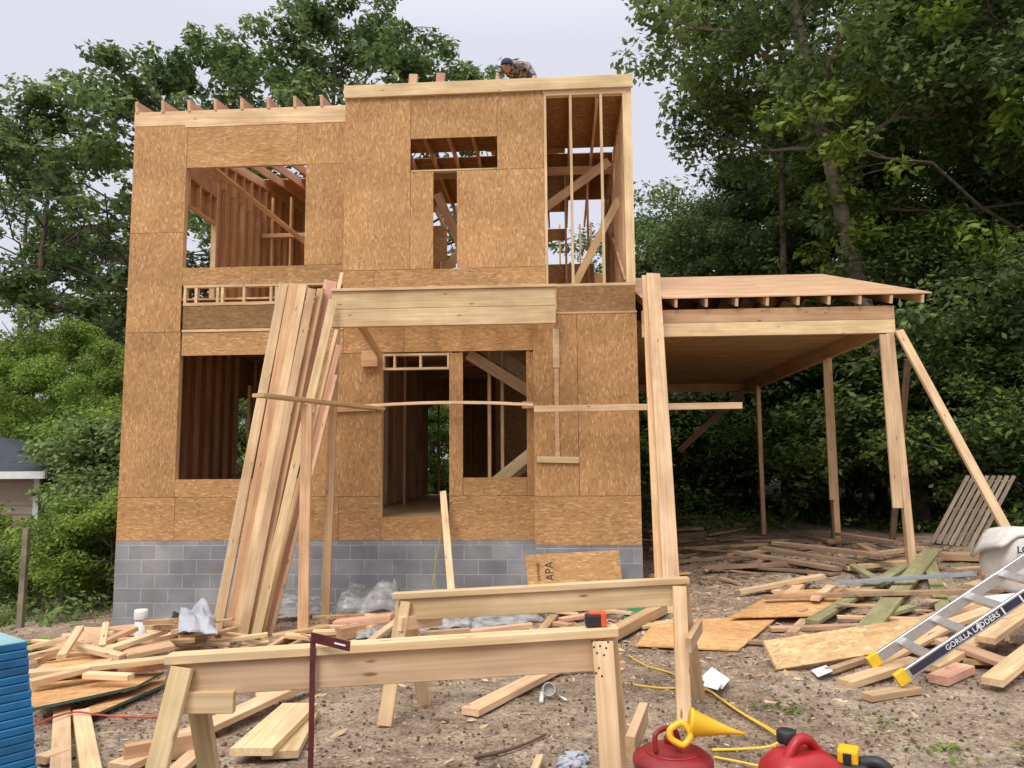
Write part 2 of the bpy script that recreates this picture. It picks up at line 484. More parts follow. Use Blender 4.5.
def post(name, x, y, z0, z1, wx, wy, mat, parent=None):
    """upright board: grain runs up"""
    m = Matrix.Translation((x, y, (z0+z1)/2)) @ Matrix(((0, 1, 0, 0), (0, 0, 1, 0), (1, 0, 0, 0), (0, 0, 0, 1)))
    return link(name, prism_mesh(name, z1-z0, wx, wy), mat, parent, m)
def tube_mesh(name, pts, r, seg=8, closed_ends=True, smooth=True):
    pts = [Vector(p) for p in pts]
    rr = r if isinstance(r, (list, tuple)) else [r]*len(pts)
    vs, fs = [], []
    ref = Vector((0.13, 0.27, 0.95)).normalized()
    for i, p in enumerate(pts):
        d = (pts[min(i+1, len(pts)-1)]-pts[max(i-1, 0)]).normalized()
        if abs(d.dot(ref)) > 0.98: ref = Vector((1, 0, 0))
        a = d.cross(ref).normalized(); b_ = d.cross(a).normalized()
        ref = a.cross(d)
        for k in range(seg):
            t = 2*PI*k/seg
            vs.append(p + a*rr[i]*math.cos(t) + b_*rr[i]*math.sin(t))
    for i in range(len(pts)-1):
        for k in range(seg):
            k2 = (k+1) % seg
            fs.append((i*seg+k, i*seg+k2, (i+1)*seg+k2, (i+1)*seg+k))
    if closed_ends:
        fs.append(tuple(range(seg-1, -1, -1))); fs.append(tuple((len(pts)-1)*seg+k for k in range(seg)))
    return mesh_from(name, vs, fs, smooth)
def lathe_mesh(name, prof, seg=24, smooth=True):
    vs, fs = [], []
    for (r, z) in prof:
        for k in range(seg):
            t = 2*PI*k/seg
            vs.append((max(r, 0.0005)*math.cos(t), max(r, 0.0005)*math.sin(t), z))
    for i in range(len(prof)-1):
        for k in range(seg):
            k2 = (k+1) % seg
            fs.append((i*seg+k, i*seg+k2, (i+1)*seg+k2, (i+1)*seg+k))
    fs.append(tuple(range(seg-1, -1, -1))); fs.append(tuple((len(prof)-1)*seg+k for k in range(seg)))
    return mesh_from(name, vs, fs, smooth)
def smooth_pts(pts, n=8):
    pts = [Vector(p) for p in pts]
    out = []
    for i in range(len(pts)-1):
        p0 = pts[max(i-1, 0)]; p1 = pts[i]; p2 = pts[i+1]; p3 = pts[min(i+2, len(pts)-1)]
        for k in range(n):
            t = k/n
            out.append(0.5*((2*p1)+(-p0+p2)*t+(2*p0-5*p1+4*p2-p3)*t*t+(-p0+3*p1-3*p2+p3)*t**3))
    out.append(pts[-1])
    return out

# ------------------------------------------------------------------ ground
def axis(a, b_, fine0, fine1, fs_, cs):
    xs = []; x = a
    while x < b_:
        xs.append(x); x += fs_ if fine0 <= x < fine1 else cs
    xs.append(b_); return xs
gx = axis(-140, 140, -9, 9, 0.14, 3.0)
gy = axis(-12, 260, 0, 14, 0.14, 3.0)
gv, gf = [], []
for y in gy:
    for x in gx:
        z = gz(x, y)
        if -9 <= x <= 9 and 0 <= y < 14:
            z += 0.032*noise.noise(Vector((x*2.3, y*2.3, 3)))+0.012*noise.noise(Vector((x*6, y*6, 7)))
        gv.append((x, y, z-0.006))
nx = len(gx)
for j in range(len(gy)-1):
    for i in range(nx-1):
        gf.append((j*nx+i, j*nx+i+1, (j+1)*nx+i+1, (j+1)*nx+i))
gme = mesh_from('ground', gv, gf, True)
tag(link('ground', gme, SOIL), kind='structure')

# ------------------------------------------------------------------ the house
HX0, HY0 = -5.7558, 11.3131
HM = Matrix.Translation((HX0, HY0, 0)) @ Matrix.Rotation(-YAW, 4, 'Z')
def H(x, y, z): return HM @ Vector((x, y, z))
house = empty('house_under_construction', (HX0, HY0, 0), -YAW)
tag(house, 'unfinished two storey house framed in lumber and sheathed in strand board', 'house')
W_, D_, BO = 7.54, 9.0, -0.22
def sheet(x0, x1, z0, z1, y=0.0, mat=None, label=None):
    """a strand board sheet on the front, its outer face at y"""
    mat = mat or OSB
    g = 0.003
    return box('wall_panel', x0+g, x1-g, y, y+0.012, z0+g, z1-g, mat, house, label)
def fstud(x, z0, z1, y, w=0.038, d=0.089, mat=None, name='stud'):
    return post(name, x, y, z0, z1, w, d, mat or FRAME, house)
# foundation of concrete blocks: back, sides, front left and the bay
box('foundation', 0.0, 6.085, 0.0, 0.2, -1.2, 0.549, BLOCK, house)
box('foundation', 6.088, 7.54, BO, 0.2, -0.8, 0.505, BLOCK, house)
box('foundation', 0.0, 0.2, 0.202, D_, -1.4, 0.549, BLOCK, house)
box('foundation', 7.34, 7.54, 0.202, D_, -0.8, 0.549, BLOCK, house)
box('foundation', 0.202, 7.338, D_-0.2, D_, -1.2, 0.549, BLOCK, house)
# front wall, left part (outer face y = 0)
ZW = dict(b=0.55, s1=1.17, s2=3.60)
for a, c in ((0.0, 0.86), (0.86, 2.05), (2.05, 3.27), (3.27, 3.88)):
    sheet(a, c, 0.55, 1.17, mat=OSBX)
sheet(3.90, 4.86, 0.55, 0.875, mat=OSBX)
sheet(4.86, 6.08, 0.55, 1.17, mat=OSBX)
sheet(0.0, 0.85, 1.17, 3.60)
sheet(0.85, 2.70, 1.17, 1.43, mat=OSBX)
sheet(0.87, 3.30, 3.24, 3.59, mat=OSBX)
box('rim_strip', 0.87, 3.30, -0.012, 0.01, 3.592, 3.632, PALE, house)
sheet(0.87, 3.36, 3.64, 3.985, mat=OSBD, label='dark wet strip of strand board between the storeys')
sheet(2.70, 3.88, 1.17, 3.24)
sheet(3.30, 4.2, 3.24, 3.9, mat=OSBX)
sheet(4.2, 6.3, 3.24, 3.9, mat=OSBX)
sheet(4.86, 5.06, 1.17, 3.22)
sheet(5.06, 5.97, 1.17, 1.43, mat=OSBX)
sheet(5.97, 6.30, 1.17, 3.22)
# the slit of small openings above the strip: frame with blocks
box('opening_frame', 0.87, 3.36, -0.006, 0.083, 3.99, 4.035, PALE, house)
box('opening_frame', 0.87, 3.36, -0.006, 0.083, 4.265, 4.30, PALE, house)
for x in (0.89, 1.06, 1.39, 1.46, 1.79, 2.20, 2.28, 2.62, 3.0):
    box('blocking', x-0.02, x+0.02, 0.0, 0.083, 4.037, 4.263, PALE, house)
sheet(0.0, 0.84, 3.60, 5.12); sheet(0.0, 0.84, 5.12, 6.80)
sheet(0.84, 1.9, 4.302, 4.57, mat=OSBX); sheet(1.9, 3.36, 4.302, 4.57, mat=OSBX)
sheet(0.84, 2.55, 6.12, 6.80, mat=OSBX); sheet(2.55, 3.36, 6.12, 6.80)
sheet(2.69, 3.36, 4.57, 6.12)
box('trim_strip', 0.80, 3.36, -0.006, 0.0, 6.765, 6.80, PALE, house)
# sheathing edge strips seen pale at the openings
# top plate and rafters of the left roof
bar('top_plate', (-0.01, 0.02, 6.915), (3.36, 0.02, 6.915), 0.045, 0.225, PALE, house)
for k in range(9):
    x = 0.03 + k*0.412
    bar('rafter', (x, -0.03, 7.10), (x, 9.0, 7.10+9*0.135), 0.042, 0.17, PINK if k < 9 else FRAME, house)
deckA = 0.135
vsd = [(-.05, 5.0, 7.185+5.0*deckA), (3.5, 5.0, 7.185+5.0*deckA), (3.5, 9.1, 7.185+9.1*deckA), (-.05, 9.1, 7.185+9.1*deckA)]
vsd += [(a, b_, c+0.014) for a, b_, c in vsd]
link('roof_deck', mesh_from('roof_deck', vsd, [(0, 1, 2, 3), (4, 5, 6, 7), (0, 1, 5, 4), (1, 2, 6, 5), (2, 3, 7, 6), (3, 0, 4, 7)]), OSBF, house)
# tower front (outer face y = BO)
def bsheet(x0, x1, z0, z1, mat=None, label=None): return sheet(x0, x1, z0, z1, BO, mat, label)
bsheet(3.34, 3.80, 3.95, 4.41, OSBX); bsheet(3.80, 6.27, 3.95, 4.41, OSBX)
bsheet(3.34, 4.32, 4.41, 7.035); bsheet(4.32, 4.66, 4.41, 5.86); bsheet(5.0, 6.27, 4.41, 5.86)
bsheet(4.32, 5.59, 6.36, 7.035); bsheet(5.59, 6.27, 5.86, 7.035)
box('opening_frame', 4.33, 5.59, BO-0.004, BO+0.09, 5.862, 5.885, PALE, house)
bar('parapet_board', (3.33, BO-0.026, 7.100), (7.56, BO-0.026, 7.115), 0.045, 0.19, PALE, house)
box('tower_return', 3.34, 3.352, BO+0.014, 0.0, 3.95, 7.0, OSBX, house)
# open stud bay on the right of the tower
box('bottom_plate', 6.272, 7.54, BO, BO+0.089, 4.11, 4.15, PALE, house)
box('bay_header', 6.272, 7.54, BO, BO+0.089, 6.95, 7.06, PALE, house)
for x in (6.29, 6.66, 7.10): fstud(x, 4.152, 6.948, BO+0.045, mat=PALE)
post('corner_post', 7.475, BO+0.045, 4.152, 6.948, 0.125, 0.089, PALE, house)
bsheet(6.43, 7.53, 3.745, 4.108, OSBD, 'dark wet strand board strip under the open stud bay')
bsheet(6.27, 6.43, 3.745, 4.108, OSBX)
box('trim_strip', 6.27, 7.545, BO-0.006, BO, 3.715, 3.745, PALE, house)
# lower bay sheets
bsheet(6.08, 6.70, 1.17, 3.71); bsheet(6.70, 7.54, 1.17, 3.71); bsheet(6.08, 7.54, 0.505, 1.17, OSBX)
box('bay_return', 6.08, 6.092, BO+0.014, 0.0, 0.55, 3.71, OSB, house)
box('soffit', 3.34, 6.27, BO+0.014, 0.0, 3.93, 3.945, OSBX, house)
# structural framing behind the sheathing (front wall)
def studrow(xs, z0, z1, y):
    for x in xs: fstud(x, z0, z1, y, mat=FRAME)
yb = 0.06
studrow([0.04, 0.45, 0.83, 2.72, 3.1, 3.5, 3.87], 0.85, 3.5, yb)
studrow([4.88, 5.03, 6.0, 6.2], 0.85, 3.5, yb)
studrow([0.04, 0.45, 0.82, 2.71, 3.1], 4.31, 6.8, yb)
studrow([3.4, 3.8, 4.2, 5.65, 6.05], 4.16, 6.99, BO+0.06)
for x0, x1, z0, z1 in ((0.87, 2.68, 1.375, 1.413), (5.07, 5.96, 1.375, 1.413), (0.86, 2.67, 4.52, 4.558)):
    box('window_sill_plate', x0, x1, 0.014, 0.10, z0, z1, FRAME, house)
for x0, x1, z0, z1 in ((0.87, 2.68, 3.26, 3.5), (3.9, 6.0, 3.26, 3.5), (0.86, 2.67, 6.14, 6.4)):
    box('header', x0, x1, 0.014, 0.10, z0, z1, FRAME, house)
# transom frame over the door
for z in (3.0, 3.205): box('transom_frame', 3.885, 4.86, -0.008, 0.08, z-0.016, z+0.016, PALE, house)
for x in (3.90, 4.06, 4.44, 4.845): box('transom_frame', x-0.014, x+0.014, -0.006, 0.078, 3.017, 3.188, PALE, house)
# floors
box('subfloor', 0.0, 7.5, 0.014, D_, 0.84, 0.865, PLY, house)
box('rim_joist', 0.0, 6.08, 0.013, 0.05, 0.56, 0.838, FRAME, house)
box('upper_floor', 0.0, 4.7, 0.014, D_, 4.08, 4.105, OSBF, house)
box('upper_floor', 6.15, 7.5, 0.014, D_, 4.08, 4.105, OSBF, house)
box('upper_floor', 4.7, 6.15, 0.014, 1.6, 4.08, 4.105, OSBF, house)
box('upper_floor', 4.7, 6.15, 5.2, D_, 4.08, 4.105, OSBF, house)
for k in range(22):
    y = 0.16 + k*0.406
    if 1.6 < y < 5.2:
        box('floor_joist', 0.02, 4.7, y-0.019, y+0.019, 3.78, 4.078, FRAME, house)
        box('floor_joist', 6.15, 7.5, y-0.019, y+0.019, 3.78, 4.078, FRAME, house)
    else:
        box('floor_joist', 0.02, 7.5, y-0.019, y+0.019, 3.78, 4.078, FRAME, house)
# side and back walls: studs with sheathing outside, openings left
def xwall(x, segs, z0, z1, inner, step=0.406):
    for y0, y1, za, zb in segs:
        box('side_sheathing', x-0.006, x+0.006, y0, y1, za, zb, OSBX, house)
    k = 0; y = 0.2
    while y < D_:
        ok = [s for s in segs if s[0] <= y <= s[1]]
        full = not any(o[0] < y < o[1] for o in inner)
        if full: post('side_stud', x+(0.055 if x < 3 else -0.055), y, z0, z1, 0.089, 0.038, FRAME, house)
        y += step
sideL1 = [(0.014, D_, 0.55, 1.4), (0.014, 4.02, 1.4, 3.6), (4.66, D_, 1.4, 3.6), (4.02, 4.66, 3.0, 3.6)]
xwall(0.006, sideL1, 0.87, 3.75, [(3.9, 4.7)])
sideL2 = [(0.014, D_, 3.6, 4.55), (0.014, 0.45, 4.55, 6.9), (2.65, D_, 4.55, 6.9), (0.45, 2.65, 6.15, 6.9)]
xwall(0.006, sideL2, 4.11, 6.9, [(0.45, 2.65)])
for k in range(15):
    y = 3.03+k*0.406
    if y < D_: post('gable_stud', 0.055, y, 6.9, 7.0+0.135*y, 0.089, 0.038, FRAME, house)
vg = [(0.0, 0.05, 6.9), (0.0, D_, 6.9), (0.0, D_, 7.0+0.135*D_), (0.0, 0.05, 7.0)]
vg += [(0.012, b_, c) for a, b_, c in vg]
link('side_sheathing', mesh_from('side_sheathing', vg, [(0, 1, 2, 3), (4, 5, 6, 7), (0, 1, 5, 4), (1, 2, 6, 5), (2, 3, 7, 6), (3, 0, 4, 7)]), OSBX, house)
bar('rake_plate', (0.06, 0.1, 6.99), (0.06, D_, 6.99+0.135*D_), 0.089, 0.05, FRAME, house)
box('header', 0.014, 0.1, 0.45, 2.65, 6.10, 6.14, FRAME, house)
for y in (0.8, 1.2, 1.6, 2.0, 2.4): box('cripple', 0.014, 0.1, y-0.019, y+0.019, 6.142, 6.6, FRAME, house)
box('header', 0.014, 0.1, 0.45, 2.65, 6.602, 6.85, FRAME, house)
post('side_stud', 0.055, 2.68, 4.11, 6.9, 0.089, 0.06, PALE, house)
xwall(7.534, [(0.014, D_, 0.55, 3.9)], 0.87, 3.75, [])
for y in (0.25, 0.65, 1.06, 1.46, 1.87, 2.28, 2.68, 3.1, 3.5, 4.3, 4.7, 5.1):
    post('side_stud', 7.485, y, 4.11, 6.95, 0.089, 0.038, FRAME, house)
box('side_sheathing', 7.528, 7.54, 0.014, D_, 3.91, 4.6, OSBX, house)
box('side_sheathing', 7.528, 7.54, 2.2, 5.2, 4.61, 6.9, OSBX, house)
bar('brace', (7.42, 0.1, 4.2), (7.42, 4.6, 6.8), 0.038, 0.14, FRAME, house)
# back wall: studs, a door and windows open to the green
def ywall(y, segs, z0, z1, openings, x0=0.1, x1=7.45, step=0.406):
    for a, c, za, zb in segs: box('back_sheathing', a, c, y, y+0.012, za, zb, OSBX, house)
    x = x0
    while x < x1:
        if not any(o[0] < x < o[1] for o in openings):
            post('partition_stud', x, y-0.055, z0, z1, 0.038, 0.089, FRAME, house)
        x += step
ywall(D_-0.02, [(0, 1.7, .87, 4.08), (2.25, 2.85, .87, 4.08), (1.7, 2.25, 3.0, 4.08), (3.85, 7.5, .87, 4.08), (2.85, 3.85, 3.25, 4.08)], .87, 3.75, [(1.7, 2.25), (2.85, 3.85)])
post('partition_stud', 3.3, D_-0.07, .87, 3.25, 0.045, 0.089, FRAME, house)
box('window_bar', 2.85, 3.85, D_-0.08, D_-0.03, 2.1, 2.15, FRAME, house)
ywall(D_-0.02, [(0, 7.5, 4.1, 4.9), (0, 1.5, 4.9, 6.3), (3.0, 3.5, 4.9, 6.3), (0, 3.5, 6.3, 8.0)], 4.11, 7.0, [(1.5, 3.0)], x1=3.4)
post('partition_stud', 1.10, 2.0, 0.87, 3.0, 0.045, 0.089, PALE, house)
# inner partitions
for x in (3.02, 3.55): post('partition_stud', x, 2.6+x*0.2, 0.87, 3.75, 0.038, 0.089, PINE, house)
for k in range(12): post('partition_stud', 3.12, 3.6+k*0.406, 0.87, 3.75, 0.089, 0.038, PINE, house)
box('partition_lining', 3.055, 3.067, 3.5, 8.4, 0.87, 3.75, OSBX, house)
for k in range(10): post('partition_stud', 0.3+k*0.27, 4.2, 0.87, 3.75, 0.038, 0.089, FRAME, house)
for k in range(8): post('partition_stud', 0.3+k*0.406, 4.9, 4.11, 7.4, 0.038, 0.089, FRAME, house)
box('partition_lining', 5.0, 7.4, 6.3, 6.312, 0.87, 3.75, OSBX, house)
bar('brace', (0.5, 0.5, 6.75), (3.3, 4.2, 4.5), 0.038, 0.14, FRAME, house, up=(0, -1, .3))
bar('plate_beam', (0.1, 4.9, 6.55), (3.4, 4.9, 6.55), 0.14, 0.09, FRAME, house)
# tower interior: roof joists, deck with a slot, back wall with sky gaps
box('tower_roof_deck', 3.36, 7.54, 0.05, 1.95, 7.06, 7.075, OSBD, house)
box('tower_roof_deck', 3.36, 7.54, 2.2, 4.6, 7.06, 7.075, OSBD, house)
for k in range(11):
    x = 3.5+k*0.395
    bar('ceiling_joist', (x, BO+0.1, 6.98), (x, 6.0, 6.98), 0.038, 0.14, FRAME, house)
box('roof_sheets', 5.3, 6.6, 1.0, 2.2, 7.08, 7.30, OSBF, house)
for x in (4.24, 4.66):
    bar('rafter_end', (x, 0.15, 7.0), (x+0.05, 0.15, 7.54), 0.13, 0.075, PINK, house, up=(0, -1, 0))
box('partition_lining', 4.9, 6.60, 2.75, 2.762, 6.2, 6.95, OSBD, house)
box('partition_lining', 4.9, 6.60, 2.75, 2.762, 5.66, 5.88, OSBX, house)
box('partition_lining', 4.9, 7.1, 2.75, 2.762, 4.11, 5.22, OSBX, house)
for x in (5.0, 5.4, 5.8, 6.2, 6.6, 7.0): post('partition_stud', x, 2.7, 4.11, 6.95, 0.038, 0.089, FRAME, house)
for x in (6.5, 6.95, 7.2): post('partition_stud', x, 5.9, 4.11, 6.95, 0.038, 0.089, FRAME, house)
box('partition_lining', 6.2, 7.5, 5.95, 5.962, 4.11, 5.0, OSBX, house)
box('partition_lining', 6.2, 7.5, 5.95, 5.962, 5.55, 5.85, OSBX, house)
bar('ledger', (4.3, 1.6, 6.52), (7.4, 1.6, 6.52), 0.038, 0.14, FRAME, house)
bar('brace', (5.9, 1.2, 5.5), (7.3, 1.2, 6.5), 0.038, 0.14, PINE, house, up=(0, 0, 1))
bar('brace', (6.6, 0.9, 4.2), (7.45, 1.3, 5.9), 0.038, 0.12, FRAME, house, up=(-1, 0, 1))
bar('brace', (4.4, 0.8, 4.2), (5.3, 0.9, 5.6), 0.038, 0.14, PINE, house, up=(-1, 0, 1))
bar('brace', (5.3, 1.0, 4.2), (4.5, 1.1, 6.0), 0.038, 0.14, FRAME, house, up=(-1, 0, 1))
bar('stair_stringer', (5.05, 0.72, 3.30), (6.35, 0.72, 2.48), 0.04, 0.17, PALE, house)
bar('stair_stringer', (5.40, 0.76, 1.30), (6.35, 0.76, 2.05), 0.04, 0.17, PALE, house)
# stair seen through the right window: stringers and treads
for y in (1.75, 2.65):
    bar('stair_stringer', (4.9, y, 0.9), (7.3, y, 2.75), 0.04, 0.24, PALE, house)
for k in range(8):
    box('stair_tread', 5.05+k*0.28, 5.33+k*0.28, 1.78, 2.62, 1.15+k*0.215, 1.18+k*0.215, PLY, house)
for y in (1.2, ):
    bar('stair_stringer', (4.9, y-0.2, 3.75), (7.0, y-0.2, 2.2), 0.04, 0.22, PALE, house)
for k in range(6):
    box('stair_tread', 4.9+k*0.28, 5.18+k*0.28, 1.65, 2.5, 3.9-k*0.215, 3.93-k*0.215, PLY, house)
for x in (5.36, 5.56): post('partition_stud', x, 0.9, 0.87, 3.75, 0.05, 0.089, PALE, house)
# porch beam, its posts and joists
for (za, zb) in ((3.40, 3.628), (3.632, 3.865)):
    bar('porch_beam', (3.50, -1.2, (za+zb)/2), (6.41, -1.2, (za+zb)/2), 0.078, zb-za, PALE, house)
bar('porch_beam', (3.49, -1.2, 3.886), (6.42, -1.2, 3.886), 0.14, 0.036, PALE, house)
for x in (3.54, 4.0, 4.5, 5.0, 5.5, 6.0, 6.37):
    bar('porch_joist', (x, -1.155, 3.75), (x, BO-0.002, 3.75), 0.038, 0.20, FRAME, house)
bar('porch_bracket', (3.70, -0.9, 3.62), (3.86, -0.12, 3.2), 0.06, 0.09, FRAME, house)
box('porch_block', 3.6, 3.83, -0.10, -0.015, 3.03, 3.26, FRAME, house)
# strips nailed to the bay
box('nailed_strip', 6.36, 6.45, BO-0.040, BO-0.002, 2.95, 3.50, PALE, house)
box('nailed_strip', 6.375, 6.435, BO-0.030, BO-0.002, 1.70, 2.948, PINE, house)
bar('nailed_strip', (6.12, BO-0.022, 1.675), (6.70, BO-0.022, 1.66), 0.038, 0.085, PALE, house)
bar('nailed_strip', (2.8, -0.021, 2.41), (3.87, -0.021, 2.44), 0.038, 0.09, PINE, house)
bar('nailed_strip', (5.91, -0.021, 2.45), (6.1, -0.021, 2.45), 0.038, 0.10, PINE, house)

# ------------------------------------------------------------------ carport
cp = empty('carport', (HX0, HY0, 0), -YAW)
tag(cp, 'timber carport with plywood roof standing on tall posts beside the house', 'carport')
CX0, CX1 = 7.60, 11.0
zf = 3.855
ridge_y, back_y = 3.75, 8.0
sl = (5.16-zf)/(ridge_y+0.45)
def slab(name, x0, x1, y0, z0, y1, z1, th, mat):
    vs = [(x0, y0, z0), (x1, y0, z0), (x1, y1, z1), (x0, y1, z1)]
    vs += [(a, b_, c+th) for a, b_, c in vs]
    return link(name, mesh_from(name, vs, [(0, 1, 2, 3), (4, 5, 6, 7), (0, 1, 5, 4), (1, 2, 6, 5), (2, 3, 7, 6), (3, 0, 4, 7)]), mat, cp)
slab('roof_deck', CX0, 9.6, -0.45, zf, ridge_y, 5.16, 0.016, PLYT)
slab('roof_deck', 9.604, 11.46, -0.45, zf, ridge_y, 5.16, 0.016, PLYT)
slab('roof_deck', CX0, 11.46, ridge_y+0.004, 5.156, back_y+0.3, zf, 0.016, PLYT)
for k in range(10):
    x = CX0+0.05 + k*0.411
    bar('rafter', (x, -0.42, zf-0.062), (x, ridge_y, 5.08), 0.038, 0.115, PALE, cp)
    bar('rafter', (x, ridge_y+0.01, 5.08), (x, back_y+0.28, zf-0.07), 0.038, 0.115, FRAME, cp)
for za, zb in ((3.345, 3.53), (3.534, 3.72)):
    bar('front_beam', (CX0, -0.30, (za+zb)/2), (CX1, -0.30, (za+zb)/2), 0.078, zb-za, PALE if za < 3.5 else PINE, cp)
bar('side_beam', (CX1-0.05, -0.25, 3.50), (CX1-0.05, back_y, 3.44), 0.078, 0.30, FRAME, cp)
bar('back_beam', (CX0, back_y, 3.44), (CX1-0.1, back_y, 3.44), 0.078, 0.20, FRAME, cp)
for k in range(6):
    y0 = -0.25 + k*1.38
    box('ceiling_panel', CX0, CX1-0.1, y0, y0+1.374, 3.545, 3.557, PLY, cp)
for k in range(7):
    y = 0.4+k*1.15
    bar('ceiling_joist', (CX0, y, 3.64), (CX1-0.1, y, 3.64), 0.038, 0.14, FRAME, cp)
def gl(x, y): 
    p = H(x, y, 0); return gz(p.x, p.y)
def cpost(x, y, dx, mat, top=3.34, w=0.089):
    bar('post', (x+dx, y, gl(x+dx, y)-0.1), (x, y, top), w, 0.089, mat, cp, up=(0, -1, 0))
cpost(10.93, -0.30, 0.12, PALE, w=0.10)
bar('post_scab', (10.88, -0.365, 1.0), (10.84, -0.365, 3.32), 0.13, 0.038, PALE, cp, up=(0, -1, 0))
cpost(10.93, 2.1, 0.0, PINE)
bar('post_scab', (10.86, 2.03, 1.0), (10.86, 2.03, 3.3), 0.089, 0.038, PINE, cp, up=(0, -1, 0))
cpost(10.9, 6.6, 0.0, PINE)
cpost(11.7, 4.5, 0.0, OLD, top=3.2)
bar('knee_brace', (10.75, 7.2, 3.3), (9.2, 7.2, 1.9), 0.06, 0.14, OLD, cp)
bar('post', (11.75, 2.0, 0.3), (11.55, 0.6, 3.1), 0.089, 0.06, OLD, cp)

def quad_sheet(name, px, lift, th, mat, lifts=None, **kw):
    """flat sheet whose four corners are looked up on the ground; its grain follows its first edge"""
    pts = [on_ground(x, y, (lifts[i] if lifts else lift)) for i, (x, y) in enumerate(px)]
    c = sum(pts, Vector())/4
    x = (pts[1]-pts[0]).normalized(); nrm = (pts[1]-pts[0]).cross(pts[3]-pts[0]).normalized()
    if nrm.z < 0: nrm = -nrm
    y = nrm.cross(x)
    m = Matrix.Identity(4)
    for i in range(3): m[i][0], m[i][1], m[i][2], m[i][3] = x[i], y[i], nrm[i], c[i]
    mi = m.inverted()
    vs = [mi @ p for p in pts]
    vs = [Vector((v.x, v.y, v.z)) for v in vs] + [Vector((v.x, v.y, v.z-th)) for v in vs]
    o = link(name, mesh_from(name, vs, [(0, 1, 2, 3), (4, 5, 6, 7), (0, 1, 5, 4), (1, 2, 6, 5), (2, 3, 7, 6), (3, 0, 4, 7)]), mat, None, m)
    return tag(o, **kw)
def gboard(px0, py0, px1, py1, w, t, l0, l1, mat, label, cat='board', group=None, roll=0.0, name='board', sag=0.0, seg=1):
    """board lying on the site; its two ends are looked up on the ground, lifted by what it rests on"""
    a = on_ground(px0, py0, l0+t/2); c = on_ground(px1, py1, l1+t/2)
    return bar(name, a, c, w, t, mat, roll=roll, label=label, cat=cat, group=group, sag=sag, seg=seg)

# ------------------------------------------------------------------ leaning and nailed lumber at the front
def lean(label, top, bot, w, t, mat, group=None, roll=0.0, name='leaning_board', up=(0, -1, 0.2)):
    return bar(name, bot, top, w, t, mat, up=up, roll=roll, label=label, cat='board', group=group)
def foot(px, py, sink=0.0): return on_ground(px, py, -sink)
# the big board pair in front of the right corner
b0 = on_ground(673, 612); b0.z -= .02
lean('wide pale board leaning in front of the right corner of the house', at(653, 274, 10.35), b0, 0.185, 0.038, PALE)
lean('narrow board edge on behind the wide pale leaning board', at(645, 276, 10.42), b0+Vector((-0.12, 0.09, 0)), 0.089, 0.038, PINE)
# the bundle left of the porch: each board by its own pixels, tops resting on the porch beam and wall
bund = [((284, 284), (215, 640), 9.9, 0.12, PALE, 'leftmost pale board of the leaning bundle'),
        ((294, 284), (227, 641), 9.82, 0.12, PINE, 'second board from the left in the leaning bundle, darker than its neighbours'),
        ((303, 285), (235, 641), 9.88, 0.12, PALE, 'third board from the left in the leaning bundle, pale and clean'),
        ((312, 289), (242, 641), 9.78, 0.10, PALE, 'narrow pale board in the left half of the leaning bundle'),
        ((321, 289), (249, 640), 9.93, 0.10, PINE, 'middle board of the leaning bundle with nail marks'),
        ((331, 281), (247, 636), 9.98, 0.17, PINK, 'pinkish board at the back of the leaning bundle'),
        ((333, 300), (255, 640), 9.75, 0.10, PALE, 'board right of the middle in the leaning bundle, spotted with knots'),
        ((337, 330), (260, 637), 9.70, 0.05, PALE, 'thin pale strip in the right half of the leaning bundle'),
        ((339, 345), (265, 636), 9.74, 0.07, PINK, 'second board from the right in the leaning bundle'),
        ((336, 375), (271, 635), 9.6, 0.045, PALE, 'thin rightmost strip of the leaning bundle')]
brolls = [.1, .5, -.15, .35, -.3, .2, .45, -.2, .3, .1]
for i, (t_, b_, dep, w, mt, lb) in enumerate(bund):
    bp_ = foot(b_[0], b_[1]); bp_.y += 0.04*(i % 3)
    tp = at(t_[0], t_[1], dep + 0.05*(i % 2))
    lean(lb, tp, bp_, w, 0.038, mt, 'boards of the bundle leaning left of the porch', roll=brolls[i])
lean('short pale stick poking up at the top of the leaning bundle', at(342, 273, 10.25), at(330, 330, 10.0), 0.05, 0.03, PALE)
# two temporary posts
pb = foot(325, 627, 0.02)
lean('upright post holding the left end of the porch beam', H(3.55, -1.2, 3.395), pb, 0.10, 0.05, PINE, name='post')
pb2 = foot(303, 641, 0.02)
p2t = at(307, 404, pb2.y+0.05)
lean('upright post in front of the porch carrying the left end of the bowed board', p2t, pb2, 0.12, 0.05, PINE, name='post')
# rails across the front
def rail(p, q, w, t, mat, label, sag=0.0, seg=1, up=(0, 0, 1)):
    return bar('rail_board', p, q, w, t, mat, label=label, cat='board', sag=sag, seg=seg, up=up)
rail(at(258, 395, p2t.y-0.55), at(380, 409, 10.05), 0.18, 0.04, PINE, 'flat brown board jutting out at the left end of the horizontal rail')
rail(at(345, 408, 10.02), at(533, 405, 10.12), 0.06, 0.038, PALE, 'thin bowed strip running across the door and window', sag=0.05, seg=12)
rail(at(534, 409, 10.3), at(742, 405.5, 10.22), 0.04, 0.085, PALE, 'straight rail board reaching out past the right corner of the house')
